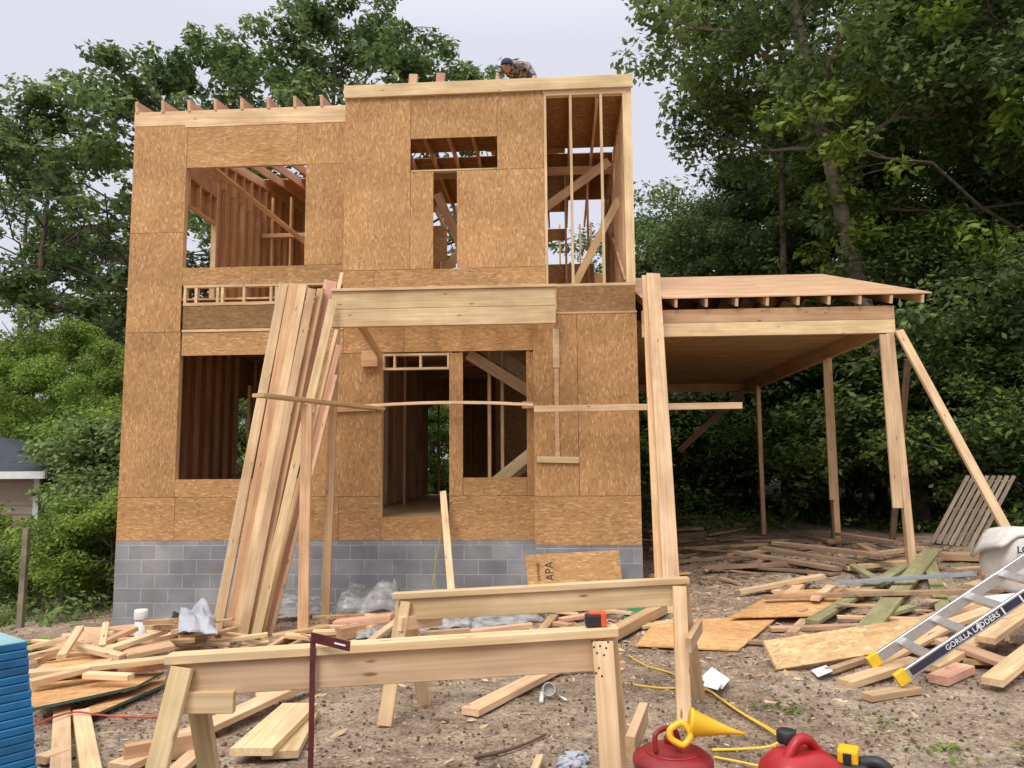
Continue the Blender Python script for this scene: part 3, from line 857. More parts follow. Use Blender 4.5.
# plank at the door, loose sheet against the blocks
pk = foot(454, 622)
lean('narrow plank leaning on the door sill', at(443, 492, 11.0), pk, 0.09, 0.038, PALE, roll=0.0)
sh = empty('loose_sheet', (0, 0, 0))
tag(sh, 'loose strand board offcut propped against the block wall', 'panel')
s_bl = at(529, 607, 9.75); s_br = at(624, 602, 9.85); s_tl = at(526, 556, 10.35); s_tr = at(619, 549, 10.4)
s_bl.z = s_br.z = min(s_bl.z, s_br.z)
xx = (s_br-s_bl).normalized(); zz = (s_tl-s_bl).normalized(); yy = zz.cross(xx).normalized()
mm = Matrix.Identity(4)
cc = (s_bl+s_br+s_tl+s_tr)/4
for i in range(3): mm[i][0], mm[i][1], mm[i][2], mm[i][3] = xx[i], yy[i], zz[i], cc[i]
mi = mm.inverted()
vs = [mi @ p for p in (s_bl, s_br, s_tr, s_tl)]
vs = vs + [v+Vector((0, 0.012, 0)) for v in vs]
bpy.context.view_layer.update()
link('panel', mesh_from('panel', vs, [(0, 1, 2, 3), (4, 5, 6, 7), (0, 1, 5, 4), (1, 2, 6, 5), (2, 3, 7, 6), (3, 0, 4, 7)]), OSBX, sh, mm)
INK = plain('dark_ink', (0.03, 0.025, 0.02), 0.8, noise_amt=0.1)
WHITE = plain('white_paper', (0.78, 0.78, 0.80), 0.7, noise_amt=0.06)
def text(s, size, mat, matrix, parent, name='lettering', ext=0.0006, bold=0.0):
    cu = bpy.data.curves.new(name, 'FONT')
    cu.body = s; cu.size = size; cu.resolution_u = 2; cu.extrude = ext; cu.offset = bold
    cu.align_x = 'CENTER'; cu.align_y = 'CENTER'
    tmp = bpy.data.objects.new(name, cu)
    COL.objects.link(tmp)
    bpy.context.view_layer.update()
    me = bpy.data.meshes.new_from_object(tmp.evaluated_get(bpy.context.evaluated_depsgraph_get()))
    bpy.data.objects.remove(tmp); bpy.data.curves.remove(cu)
    me.materials.clear(); me.materials.append(mat)
    o = bpy.data.objects.new(name, me)
    COL.objects.link(o)
    o.parent = parent; o.matrix_local = matrix
    return o
def face_mat(center, xdir, updir, off=0.002):
    x = Vector(xdir).normalized(); u = Vector(updir).normalized(); n = x.cross(u).normalized(); u = n.cross(x)
    m = Matrix.Identity(4)
    c = Vector(center)+n*off
    for i in range(3): m[i][0], m[i][1], m[i][2], m[i][3] = x[i], u[i], n[i], c[i]
    return m
zz_ = zz; xx_ = xx
tc_ = mm @ Vector((-0.34, 0, 0.12))
n_out = xx.cross(zz)
text('APA', 0.17, INK, face_mat(tc_ + xx*0.03, zz, -xx, 0.004), sh, ext=0.0005)
text('SHEATHING', 0.055, INK, face_mat(tc_ - xx*0.12, zz, -xx, 0.004), sh, ext=0.0005)

# ------------------------------------------------------------------ sawhorses
def sawhorse(label, TL, TR, bases, feet_z, cleatL, cleatR):
    """beam of a flat board on an upright one, four splayed legs, cleats"""
    TL, TR = Vector(TL), Vector(TR)
    c = (TL+TR)/2
    r = empty('sawhorse', (c.x, c.y, 0))
    tag(r, label, 'sawhorse', 'home made sawhorses in front of the house')
    off = Vector((-c.x, -c.y, 0))
    def B(n, p, q, w, t, mat=PALE, up=(0, 0, 1)):
        return bar(n, Vector(p)+off, Vector(q)+off, w, t, mat, r, up=up)
    d = (TR-TL).normalized()
    B('top_board', TL-Vector((0, 0, .019)), TR-Vector((0, 0, .019)), 0.089, 0.038)
    B('web_board', TL+d*0.05-Vector((0, 0, .110)), TR-d*0.05-Vector((0, 0, .110)), 0.038, 0.140)
    for (bx, by), side, end in bases:
        e = (TL + d*0.08) if end == 0 else (TR-d*0.05)
        top = e + Vector((0, side*0.045, -0.05))
        foot_ = Vector((bx, by, gz(bx, by)-0.005))
        if end == 1: top = top - d*(0.02 if side < 0 else -0.01)
        # legs are nailed to the faces of the web
        B('leg', foot_, top, 0.089, 0.038, PALE, up=(d.y*0+0.0, side*1.0, 0.15))
    for (p, q) in (cleatL, cleatR):
        B('cleat', p, q, 0.038, 0.089, PALE)
    return r
fTL, fTR = at(393, 593, 5.22), at(688, 577, 5.22)
sawhorse('farther pine sawhorse, standing in the gap between the nearer one and the house', fTL, fTR,
         [((-0.82, 5.05), -1, 0), ((-0.62, 5.52), 1, 0), ((1.06, 5.0), -1, 1), ((1.26, 5.45), 1, 1)], 0,
         ((-0.74, 5.12, .58), (-0.50, 5.40, .56)), ((1.09, 4.95, .47), (1.27, 5.40, .50)))
nTL, nTR = at(169, 654, 3.45), at(617, 626, 3.45)
near_ = sawhorse('nearest pine sawhorse with a tape measure and a framing square on it', nTL, nTR,
         [((-1.53, 3.24), -1, 0), ((-1.34, 3.66), 1, 0), ((0.40, 3.22), -1, 1), ((0.50, 3.70), 1, 1)], 0,
         ((-1.46, 3.42, .60), (-1.20, 3.42, .60)), ((0.455, 3.16, .49), (0.56, 3.46, .53)))

NAIL = plain('nail_heads', (0.05, 0.04, 0.035), 0.6)
for i, (px, py) in enumerate([(592, 641), (597, 640), (603, 640), (608, 642), (594, 647), (600, 646), (606, 648), (597, 653), (604, 655), (596, 673), (602, 676), (599, 668)]):
    p = at(px, py, 3.30)
    fl_ = Vector(nTR)-Vector((0, 0.047+0.0215, 0))
    d0 = nTR.y - 0.060 - (p.z < 0.75)*0.0
    # on the outer face of the leg, which slopes towards the viewer as it goes down
    ltop = nTR-(nTR-nTL).normalized()*0.07+Vector((0, -0.045, -0.05)); lbot = Vector((0.40, 3.22, 0))
    u_ = (ltop.z-p.z)/(ltop.z-lbot.z)
    yy_ = ltop.y+(lbot.y-ltop.y)*u_-0.0225
    pp_ = at(px, py, yy_)
    link('nail_head', lathe_mesh('nail_head', [(0.0048, 0), (0.0048, 0.0025), (0, 0.003)], 8), NAIL, near_, Matrix.Translation(pp_-Vector((near_.location))) @ Matrix.Rotation(PI/2, 4, 'X'))
MAROON = plain('maroon_paint', (0.13, 0.030, 0.032), 0.45, 0.2, 0.3, 30)
sq = empty('framing_square', tuple(at(313, 640, 3.40)))
tag(sq, 'maroon steel framing square hooked over the nearest sawhorse', 'square')
P0 = at(313, 640, 3.40)
def rel(p): return Vector(p)-P0
bar('blade', rel(at(313, 641, 3.398)), rel(at(313, 641, 3.398)+Vector((0, 0, -0.60))), 0.024, 0.003, MAROON, sq, up=(0, -1, 0))
tg0 = at(311, 637, 3.396); tg1 = at(350, 646.5, 3.30)
bar('tongue', rel(tg0), rel(tg1), 0.003, 0.042, MAROON, sq)
SILV = plain('bright_steel', (0.6, 0.6, 0.62), 0.35, 0.9, 0.1)
g0 = tg0.lerp(tg1, 0.62); g1 = tg0.lerp(tg1, 0.9)
bar('marking', rel(g0)+Vector((-.001, -.004, 0)), rel(g1)+Vector((-.001, -.004, 0)), 0.002, 0.007, WHITE, sq)

# tape measure
tm0 = at(595, 623.5, 3.46)
d_ = (nTR-nTL).normalized()
tmz = nTL.lerp(nTR, (tm0.x-nTL.x)/(nTR.x-nTL.x)).z
tm = empty('tape_measure', (tm0.x, 3.46, tmz))
tag(tm, 'black and orange tape measure resting on top of the nearest sawhorse', 'tape measure')
BLACKP = plain('black_plastic', (0.02, 0.02, 0.022), 0.5, noise_amt=0.2)
ORANGE = plain('orange_plastic', (0.75, 0.10, 0.03), 0.45, noise_amt=0.12)
def rbox(name, cx, cy, cz, sx, sy, sz, bev, mat, parent, rot=None, seg=2):
    bm = bmesh.new(); bmesh.ops.create_cube(bm, size=1)
    bmesh.ops.scale(bm, vec=(sx, sy, sz), verts=bm.verts)
    bmesh.ops.bevel(bm, geom=bm.edges[:], offset=bev, segments=seg, profile=0.6, affect='EDGES')
    me = bpy.data.meshes.new(name); bm.to_mesh(me); bm.free()
    for p in me.polygons: p.use_smooth = False
    m = Matrix.Translation((cx, cy, cz))
    if rot is not None: m = m @ rot
    return link(name, me, mat, parent, m)
rbox('body', -0.008, 0, 0.030, 0.072, 0.05, 0.052, 0.009, BLACKP, tm)
rbox('shell', 0.036, 0, 0.034, 0.026, 0.052, 0.062, 0.008, ORANGE, tm)
rbox('top_grip', 0.004, 0, 0.060, 0.06, 0.040, 0.010, 0.003, ORANGE, tm)
rbox('hook', 0.052, 0, 0.008, 0.006, 0.026, 0.016, 0.001, SILV, tm)

# ------------------------------------------------------------------ fuel cans, funnel, tool
RED = plain('red_painted_steel', (0.27, 0.014, 0.018), 0.42, 0.0, 0.35, 14)
REDP = plain('red_plastic', (0.40, 0.014, 0.018), 0.40, 0.0, 0.18, 20)
YELL = plain('yellow_plastic', (0.85, 0.46, 0.015), 0.42, noise_amt=0.15)
c1 = at(673, 765, 3.08)
g1z = gz(c1.x, 2.95)
can = empty('steel_fuel_can', (c1.x, 3.08, g1z), 0.3)
tag(can, 'round red steel fuel can with a yellow funnel lying on its lid', 'fuel can')
hc = 0.535
link('body', lathe_mesh('body', [(0.0, 0), (0.145, 0), (0.152, 0.008), (0.152, 0.05), (0.147, 0.056), (0.147, hc-.10), (0.153, hc-.09), (0.153, hc-0.075), (0.150, hc-.066), (0.120, hc-0.045), (0.06, hc-0.034), (0.0, hc-0.032)], 40), RED, can)
link('spout_cap', lathe_mesh('spout_cap', [(0, 0), (0.028, 0), (0.030, 0.004), (0.030, 0.022), (0.024, 0.028), (0, 0.028)], 20), RED, can, Matrix.Translation((0.03, 0.06, hc-0.036)))
link('handle', tube_mesh('handle', smooth_pts([(-0.085, -0.03, hc-0.03), (-0.085, -0.025, hc+0.03), (-0.04, -0.01, hc+0.045), (0.01, 0.0, hc+0.035), (0.03, 0.0, hc-0.02)], 5), 0.010, 8), RED, can)
link('lid_ring', lathe_mesh('lid_ring', [(0.10, 0), (0.106, 0.002), (0.106, 0.008), (0.10, 0.010)], 32), RED, can, Matrix.Translation((0, 0, hc-0.046)))
fn = empty('funnel', (0, 0, 0))
tag(fn, 'yellow plastic funnel with a ring handle lying on the round red can', 'funnel')
fa = at(691, 723, 3.06); fb = at(745, 734, 3.03)
ax = (fb-fa).normalized()
def axis_matrix(o_, z_, xh=(0, 0, 1)):
    z_ = Vector(z_).normalized(); x_ = Vector(xh).cross(z_).normalized(); y_ = z_.cross(x_)
    m = Matrix.Identity(4)
    for i in range(3): m[i][0], m[i][1], m[i][2], m[i][3] = x_[i], y_[i], z_[i], o_[i]
    return m
Lf = (fb-fa).length
link('cone', lathe_mesh('cone', [(0.047, -0.008), (0.054, -0.008), (0.055, 0.004), (0.050, 0.008), (0.022, Lf*0.55), (0.011, Lf*0.75), (0.006, Lf), (0.004, Lf), (0.009, Lf*0.74), (0.019, Lf*0.54), (0.047, 0.006)], 28), YELL, fn, axis_matrix(fa, ax))
hr = []
hcn = at(680, 734, 3.02)
for k in range(21):
    t = 2*PI*k/20
    hr.append(hcn + Vector((0.034*math.cos(t)*(1+.2*math.cos(2*t)), 0.01*math.sin(t), 0.036*math.sin(t)*(1-.1*math.cos(3*t)))))
link('ring_handle', tube_mesh('ring_handle', hr, 0.0125, 8, False), YELL, fn)

c2 = at(798, 765, 3.05)
can2 = empty('plastic_fuel_can', (c2.x+.01, 3.05, gz(c2.x, 3.05)+.035), 0.25)
tag(can2, 'red plastic fuel can with a moulded handle and black cap in the near foreground', 'fuel can')
bm = bmesh.new()
prof = [(-0.05, 0.15, 0.11), (0.02, 0.16, 0.12), (0.30, 0.16, 0.12), (0.38, 0.155, 0.115), (0.43, 0.145, 0.10), (0.47, 0.095, 0.07), (0.475, 0.04, 0.03)]
rings = []
for z, a, b2 in prof:
    rg = []
    for k in range(24):
        t = 2*PI*k/24
        ct, st = math.cos(t), math.sin(t)
        rg.append(bm.verts.new((a*math.copysign(abs(ct)**0.6, ct), b2*math.copysign(abs(st)**0.6, st), z)))
    rings.append(rg)
for i in range(len(rings)-1):
    for k in range(24): bm.faces.new((rings[i][k], rings[i][(k+1) % 24], rings[i+1][(k+1) % 24], rings[i+1][k]))
bm.faces.new(rings[0][::-1]); bm.faces.new(rings[-1])
me = bpy.data.meshes.new('body'); bm.to_mesh(me); bm.free()
for p in me.polygons: p.use_smooth = True
link('body', me, REDP, can2)
link('handle', tube_mesh('handle', smooth_pts([(-0.13, -0.02, 0.36), (-0.09, -0.03, 0.44), (-0.035, -0.03, 0.515), (0.01, -0.02, 0.52), (0.055, 0.0, 0.49), (0.12, 0.01, 0.41)], 5), 0.019, 10), REDP, can2)
link('cap', lathe_mesh('cap', [(0, 0), (0.036, 0), (0.038, 0.004), (0.038, 0.040), (0.033, 0.046), (0, 0.046)], 20), BLACKP, can2, Matrix.Translation((0.0, 0.085, 0.475)))
rbox('label_plate', 0.055, -0.092, 0.415, 0.06, 0.006, 0.03, 0.002, plain('faded_label', (0.7, 0.55, 0.5), 0.7, noise_amt=0.6, scale=60), can2, Matrix.Rotation(math.radians(-38), 4, 'X'))
# the cordless tool behind it
td0 = at(852, 758, 3.12)
tl = empty('cordless_tool', (td0.x-.035, 3.12, gz(td0.x, 3.12)+.03), -0.5)
tag(tl, 'black and yellow power tool lying behind the red plastic can', 'power tool')
rbox('body', -0.03, 0, 0.36, 0.26, 0.12, 0.13, 0.03, BLACKP, tl, seg=4)
rbox('battery', 0.02, 0.0, 0.445, 0.075, 0.085, 0.055, 0.010, YELL, tl)
rbox('battery_clip', 0.02, -0.045, 0.445, 0.03, 0.012, 0.035, 0.003, BLACKP, tl)
link('handle', tube_mesh('handle', smooth_pts([(0.06, 0, 0.42), (0.13, 0, 0.43), (0.18, 0, 0.37), (0.16, 0, 0.30)], 5), 0.024, 10), BLACKP, tl)
rbox('tool_case', 0.0, 0.02, 0.13, 0.34, 0.2, 0.33, 0.02, BLACKP, tl)

# ------------------------------------------------------------------ stack of blue edged sheets
BLUE = plain('blue_edge_paint', (0.010, 0.14, 0.32), 0.6, noise_amt=0.35, scale=10)
BLUET = plain('pale_blue_face', (0.25, 0.42, 0.44), 0.7, noise_amt=0.2, scale=5)
ctr = at(28, 641, 2.45)
ctr2 = Vector((ctr.x, ctr.y, 0))
gs = gz(ctr.x-.5, 2.0)
nsheet = int((ctr.z-gs-0.04)/0.0245)
ang = math.radians(-62)      # direction of the painted edge, towards the far right corner
for k in range(nsheet):
    z = ctr.z - 0.0115 - k*0.0245
    jx = k*0.0033+rnd.uniform(-.0025, .0025); jy = rnd.uniform(-.0025, .0025)
    a = math.radians(52)
    ex = Vector((math.cos(a), math.sin(a), 0))
    cnr = Vector((ctr.x+jx, ctr.y+jy, 0))
    cen = cnr - ex*0.61 + Vector((-ex.y, ex.x, 0))*1.22
    nm = 'stacked_sheet'
    o = bar(nm, cen-ex*0.61+Vector((0, 0, z)), cen+ex*0.61+Vector((0, 0, z)), 2.44, 0.023, BLUE)
    # worn groove line along the painted edge
    lab = 'topmost blue edged sheet of the stack at the lower left' if k == 0 else 'blue edged subfloor sheet under the top one in the stack at the lower left'
    tag(o, lab, 'panel', 'blue edged sheets in the stack')
    if k == 0:
        o.data.materials.clear(); o.data.materials.append(BLUE); o.data.materials.append(BLUET)
        for p in o.data.polygons:
            if p.normal.z > 0.9: p.material_index = 1
for q in (-0.3, -1.0):
    a = math.radians(52); ex = Vector((math.cos(a), math.sin(a), 0)); n_ = Vector((-ex.y, ex.x, 0))
    c0 = Vector((ctr.x, ctr.y, 0)) - ex*0.02 - n_*q*1.0
    c0.z = gz(c0.x, c0.y)+0.02
    c1_ = c0-ex*1.18; c1_.z = c0.z
    bar('sleeper', c0, c1_, 0.089, 0.045, OLD, label='short sleeper under the blue edged stack', cat='board', group='sleepers under the stack')

# ------------------------------------------------------------------ ladder
ALU = plain('aluminium', (0.62, 0.61, 0.60), 0.38, 0.75, 0.15, 20)
NAVY = plain('navy_label', (0.035, 0.032, 0.06), 0.6, noise_amt=0.3)
YCAP = plain('yellow_foot_plastic', (0.80, 0.50, 0.02), 0.5, noise_amt=0.2)
lA = Vector((2.886, 5.483, 0.2595)); ld = Vector((0.840, -0.041, 0.541)).normalized(); le = Vector((0.044, 0.999, 0.008)); le = (le-ld*le.dot(ld)).normalized()
ln = ld.cross(le).normalized()
if ln.z < 0: ln = -ln
lad = empty('ladder', tuple(lA))
tag(lad, 'aluminium ladder with yellow feet lying over the lumber at the right', 'ladder')
WL = 0.45
for s_, off_ in ((0, 0.0), (1, WL)):
    p = le*off_ - ld*0.78*0.3048
    q = le*off_ + ld*6.5*0.3048
    bar('rail', p, q, 0.028, 0.078, ALU, lad, up=ln)
    sgn = -1 if s_ == 0 else 1
    bar('foot', p-ld*0.055, p+ld*0.03, 0.042, 0.090, YCAP, lad, up=ln)
for k in range(7):
    p = ld*0.3048*k
    bar('rung', p+le*0.014, p+le*(WL-0.014), 0.07, 0.028, ALU, lad, up=ln, roll=0.0)
q0 = ld*(-0.6*0.3048)-le*0.0155; q1 = ld*(6.0*0.3048)-le*0.0155
bar('label_strip', q0, q1, 0.002, 0.050, NAVY, lad, up=ln)
text('GORILLA LADDERS', 0.052, WHITE, face_mat(ld*0.33-le*0.0165, ld, ln, 0.0012), lad, bold=0.0006)
for u in (1.25, 1.9, 2.4):
    bar('label_mark', ld*(0.3048*u)-le*0.0172, ld*(0.3048*u+0.012)-le*0.0172, 0.001, 0.056, WHITE, lad, up=ln)

# ------------------------------------------------------------------ sand bag, pallet
BAG = plain('woven_white_bag', (0.66, 0.63, 0.58), 0.8, noise_amt=0.12, scale=12, bump=0.4)
BAGO = plain('printed_orange_band', (0.62, 0.24, 0.11), 0.8, noise_amt=0.15)
BAGN = plain('printed_dark_blue', (0.03, 0.035, 0.07), 0.8, noise_amt=0.1)
BAGR = plain('printed_red_brown', (0.30, 0.05, 0.02), 0.8, noise_amt=0.1)
bc = on_ground(1024, 589)
bag = empty('sand_bag', tuple(bc), 0)
tag(bag, 'bulk white woven sand bag printed with dark lettering and an orange band', 'bag')
bw, bh = 0.62, 0.57
vs, fs = [], []
nz_ = 12; na = 32
for i in range(nz_+1):
    z = bh*i/nz_
    bul = 1+0.10*math.sin(PI*i/nz_)-0.05*(i/nz_)
    for k in range(na):
        t = 2*PI*k/na; ct, st = math.cos(t), math.sin(t)
        rx = bw/2*math.copysign(abs(ct)**0.45, ct); ry = bw/2*math.copysign(abs(st)**0.45, st)
        wob = 1+0.025*noise.noise(Vector((ct*2, st*2, z*6)))
        vs.append((rx*bul*wob, ry*bul*wob, z+0.03*noise.noise(Vector((ct, st, 5)))*i/nz_))
for i in range(nz_):
    for k in range(na): fs.append((i*na+k, i*na+(k+1) % na, (i+1)*na+(k+1) % na, (i+1)*na+k))
fs.append(tuple(range(na-1, -1, -1))); fs.append(tuple(nz_*na+k for k in range(na)))
link('body', mesh_from('body', vs, fs, True), BAG, bag)
# the folded over top flap
fl = []
for i in range(9):
    t = i/8
    fl.append((-bw/2*1.0+bw*0.9*t, -0.1, bh+0.02+0.10*math.sin(t*PI)+0.05*t))
vs, fs = [], []
for i in range(13):
    t = i/12
    for j in range(7):
        s2 = j/6
        x = -bw*0.66+bw*1.25*t; y = -bw*0.48+bw*0.9*s2
        z = bh*0.99+0.07*math.sin(t*PI*0.9)+0.03*math.sin(s2*PI)+0.02*noise.noise(Vector((t*4, s2*4, 1)))-0.30*max(0, 0.22-t)*3.2*(0.4+s2)*0.8
        vs.append((x, y, z))
for i in range(12):
    for j in range(6): fs.append((i*7+j, (i+1)*7+j, (i+1)*7+j+1, i*7+j+1))
flap = link('flap', mesh_from('flap', vs, fs, True), BAG, bag)
so = flap.modifiers.new('solid', 'SOLIDIFY'); so.thickness = 0.035
front = -bw/2*1.085
rbox('printed_band', 0, front+0.002, bh*0.60, bw*0.86, 0.008, bh*0.155, 0.002, BAGO, bag)
text('LONGLEAF', 0.100, BAGN, face_mat((-0.02, front-0.010, bh*0.79), (1, 0, 0), (0, 0, 1)), bag, bold=0.003)
text('SAND', 0.085, BAGR, face_mat((-0.02, front-0.010, bh*0.60), (1, 0, 0), (0, 0, 1)), bag, bold=0.004)

pal = empty('pallet', (0, 0, 0))
tag(pal, 'grey wooden slatted pallet propped up at the edge of the wood', 'pallet')
pbl, pbr, ptr, ptl = at(932, 543, 11.9), at(976, 549, 11.6), at(1014, 476, 12.6), at(968, 476, 12.9)
pn = (pbr-pbl).cross(ptl-pbl).normalized()
if pn.y > 0: pn = -pn
for k in range(8):
    s_ = k/7
    bar('slat', pbl.lerp(pbr, s_), ptl.lerp(ptr, s_), 0.062, 0.018, PALLET, pal, up=pn)
for s_ in (0.06, 0.5, 0.94):
    bar('runner', pbl.lerp(ptl, s_)-pn*0.055, pbr.lerp(ptr, s_)-pn*0.055, 0.038, 0.085, PALLET, pal, up=pn)
bar('prop', pbl.lerp(ptr, 0.6)-pn*0.1, pbl.lerp(ptr, 0.6)-pn*0.7+Vector((0, 0, -0.65)), 0.06, 0.06, PALLET, pal)

# the long diagonal brace in front of the carport
bend = at(1040, 592, 8.75)
bt_ = H(11.02, -0.4, 3.36)
dd = (bend-bt_).normalized()
tt = (bt_.z-gz(bend.x+.2, bend.y))/(-dd.z)
bar('brace_board', bt_, bt_+dd*(tt+0.03), 0.11, 0.05, PALE, up=(0, -1, 0), label='long diagonal brace running from the carport corner down to the ground', cat='brace')

# ------------------------------------------------------------------ debris: left pile
GL = 'lumber in the pile at the left of the house'
gboard(28, 648, 72, 637, .16, .04, .22, .30, PALE, 'board sloping at the far left of the left pile, behind the sheets', group=GL)
gboard(30, 661, 66, 647, .15, .04, .15, .22, PINE, 'narrow board in front of the sloping one at the far left of the left pile', group=GL)
quad_sheet('sheet_scrap', [(70, 644), (101, 647), (105, 627), (82, 627)], 0.30, .012, PLYT, lifts=[.26, .26, .40, .40], label='upright square scrap of plywood in the left pile', cat='panel', group=GL)
gboard(61, 657, 80, 628, .06, .038, .30, .44, PALE, 'thin pale stick crossing the plywood scrap in the left pile', group=GL)
gboard(102, 647, 106, 624, .05, .038, .28, .44, PALE, 'short stick along the right edge of the plywood scrap', group=GL)
gboard(72, 645, 123, 657, .09, .04, .32, .22, PALE, 'bright short board with a cut end on top of the left pile', group=GL)
gboard(103, 643, 136, 628, .10, .04, .26, .36, PINE, 'board ending beside the white pipe, on its left', group=GL)
gboard(108, 650, 164, 631, .09, .04, .27, .34, PALE, 'narrow bright board in front of the white pipe', group=GL)
gboard(124, 655, 172, 645, .24, .04, .22, .26, PLYT, 'wide board below the white pipe in the left pile', group=GL)
quad_sheet('sheet_scrap', [(30, 672), (88, 668), (118, 655), (66, 650)], 0.15, .012, OSBF, label='strand board sheet under the middle of the left pile', cat='panel', group=GL)
gboard(29, 674, 168, 659, .10, .04, .20, .22, PALE, 'long pale board across the front of the left pile', group=GL)
gboard(30, 683, 88, 669, .09, .04, .16, .20, PALE, 'board with a pale face at the lower left of the left pile', group=GL)
gboard(86, 675, 131, 677, .08, .04, .18, .17, PALE, 'short board with a sawn end at the front of the left pile', group=GL)
gboard(84, 667, 112, 662, .08, .04, .20, .22, PINK, 'short pinkish offcut at the front of the left pile', group=GL)
gboard(120, 669, 170, 664, .12, .04, .15, .17, PINK, 'pinkish board at the right front of the left pile', group=GL)
GREENE = plain('green_sheet_edge', (0.05, 0.13, 0.11), 0.7, noise_amt=0.3)
def edged(px, lift, label, lifts=None):
    o = quad_sheet('green_edged_sheet', px, lift, .02, OSBF, lifts=lifts, label=label, cat='panel', group=GL)
    o.data.materials.append(GREENE)
    for p in o.data.polygons:
        if abs(p.normal.z) < 0.5: p.material_index = 1
    # the painted border along the edges of the sheet
    return o
edged([(32, 708), (136, 686), (164, 671), (30, 684)], 0.12, 'upper green edged sheet at the front of the left pile')
edged([(66, 716), (99, 712), (164, 684), (166, 676)], 0.05, 'lower green edged sheet at the front of the left pile')
gboard(62, 705, 60, 790, .10, .038, .02, .02, PALE, 'left board of the two lying end on at the lower left', name='board')
gboard(81, 712, 94, 790, .10, .038, .02, .02, PALE, 'right board of the two lying end on at the lower left')
gboard(40, 760, 62, 752, .09, .04, .01, .01, PALE, 'offcut beside the blue edged stack')
for i, (a, b_, c, d, lf, mt) in enumerate([(148, 622, 174, 621, .42, PINE), (150, 627, 173, 627, .36, PALE), (174, 632, 205, 625, .30, PALE), (182, 637, 210, 630, .24, PALE),
                                          (150, 640, 176, 634, .24, PINK), (178, 645, 205, 639, .14, DIRTY), (116, 632, 150, 625, .30, DIRTY), (168, 650, 212, 641, .08, PALE),
                                          (112, 640, 135, 640, .26, PINK)]):
    lb = ['topmost short board against the block wall right of the white pipe', 'second short board against the block wall right of the white pipe',
          'upper pale board under the white tarp', 'lower pale board under the white tarp', 'pinkish board right of the white pipe, low in the pile',
          'dirty board in front of the white tarp', 'dirty board behind the white pipe', 'pale board beside the feet of the leaning bundle', 'pinkish stub left of the white pipe'][i]
    gboard(a, b_, c, d, .09, .04, lf, lf+.02, mt, lb, group=GL)
PVC = plain('white_pvc', (0.78, 0.74, 0.68), 0.45, noise_amt=0.08)
pc = on_ground(140, 640, 0.22)
pp = empty('drain_pipe', (pc.x, pc.y, gz(pc.x, pc.y)))
tag(pp, 'white capped plastic drain pipe standing up out of the lumber', 'pipe')
ph = pc.z - gz(pc.x, pc.y) + 0.30
link('pipe', lathe_mesh('pipe', [(0.055, 0), (0.055, ph-0.08)], 20), PVC, pp)
link('cap', lathe_mesh('cap', [(0.064, ph-0.10), (0.066, ph-0.09), (0.066, ph-0.015), (0.060, ph), (0, ph)], 20), PVC, pp)

# crumpled sheets: tarp and plastic film
def crumple(name, px, lift, hgt, mat, seed, label, cat, n=26, th=0.004, group=None, fine=1.0):
    p = [on_ground(x, y, lift) for x, y in px]
    vs, fs = [], []
    for i in range(n+1):
        for j in range(n+1):
            u, v = i/n, j/n
            q = p[0]*(1-u)*(1-v)+p[1]*u*(1-v)+p[2]*u*v+p[3]*(1-u)*v
            edge = min(1, 6*min(u, 1-u)+.15)*min(1, 6*min(v, 1-v)+.15)
            z = hgt*edge*(0.35+0.9*abs(noise.noise(Vector((u*2.2+seed, v*1.6, seed))))) + 0.16*hgt*(1-2*abs(noise.noise(Vector((u*5+v*2, v*3, seed+3)))))*edge+0.10*fine*hgt*(1-2*abs(noise.noise(Vector((u*11-v*4, v*8, seed+8)))))
            vs.append(q+Vector((0.05*noise.noise(Vector((u*6, v*6, seed))), 0.05*noise.noise(Vector((u*6, v*6, seed+9))), max(0.0, z))))
    for i in range(n):
        for j in range(n):
            a = i*(n+1)+j
            fs.append((a, a+n+1, a+n+2, a+1))
    o = link(name, mesh_from(name, vs, fs, True), mat)
    m_ = o.modifiers.new('solid', 'SOLIDIFY'); m_.thickness = th
    return tag(o, label, cat, group)
TARP = plain('pale_tarp', (0.42, 0.43, 0.48), 0.6, noise_amt=0.1)
TARPD = plain('dark_tarp_underside', (0.03, 0.035, 0.055), 0.6, noise_amt=0.1)  # dark underside of the pale tarp, its darkness put into the colour
FILM, nt_, N_, L_n, b_n = new_mat('plastic_film')
b_n.inputs['Base Color'].default_value = (0.46, 0.46, 0.45, 1); b_n.inputs['Roughness'].default_value = 0.28
trn = N_.new('ShaderNodeBsdfTransparent'); mxs = N_.new('ShaderNodeMixShader')
nzf = N_.new('ShaderNodeTexNoise'); nzf.inputs['Scale'].default_value = 7; nzf.inputs['Detail'].default_value = 4
rf = ramp(N_, [(0.35, (0.2, 0.2, 0.2)), (0.62, (0.75, 0.75, 0.75))])
L_n.new(nzf.outputs['Fac'], rf.inputs[0]); L_n.new(rf.outputs[0], mxs.inputs[0])
L_n.new(trn.outputs[0], mxs.inputs[1]); L_n.new(b_n.outputs[0], mxs.inputs[2])
L_n.new(mxs.outputs[0], N_['Material Output'].inputs['Surface'])
crumple('tarp', [(176, 634), (216, 636), (214, 619), (180, 617)], 0.30, 0.20, TARP, 2.1, 'crumpled pale tarp lying against the leaning bundle', 'tarp', fine=.4)
crumple('tarp', [(166, 634), (192, 634), (190, 622), (172, 621)], 0.28, 0.12, TARPD, 5.1, 'dark underside of the pale tarp, added as a sheet of its own', 'tarp')
GF = 'plastic film along the block wall'
crumple('plastic_film', [(262, 622), (330, 617), (340, 606), (268, 608)], 0.02, 0.22, FILM, 1.0, 'grey plastic film just right of the leaning bundle', 'plastic film', group=GF)
crumple('plastic_film', [(325, 622), (404, 614), (404, 602), (345, 606)], 0.03, 0.34, FILM, 4.0, 'grey plastic film behind the left leg of the farther sawhorse', 'plastic film', group=GF)
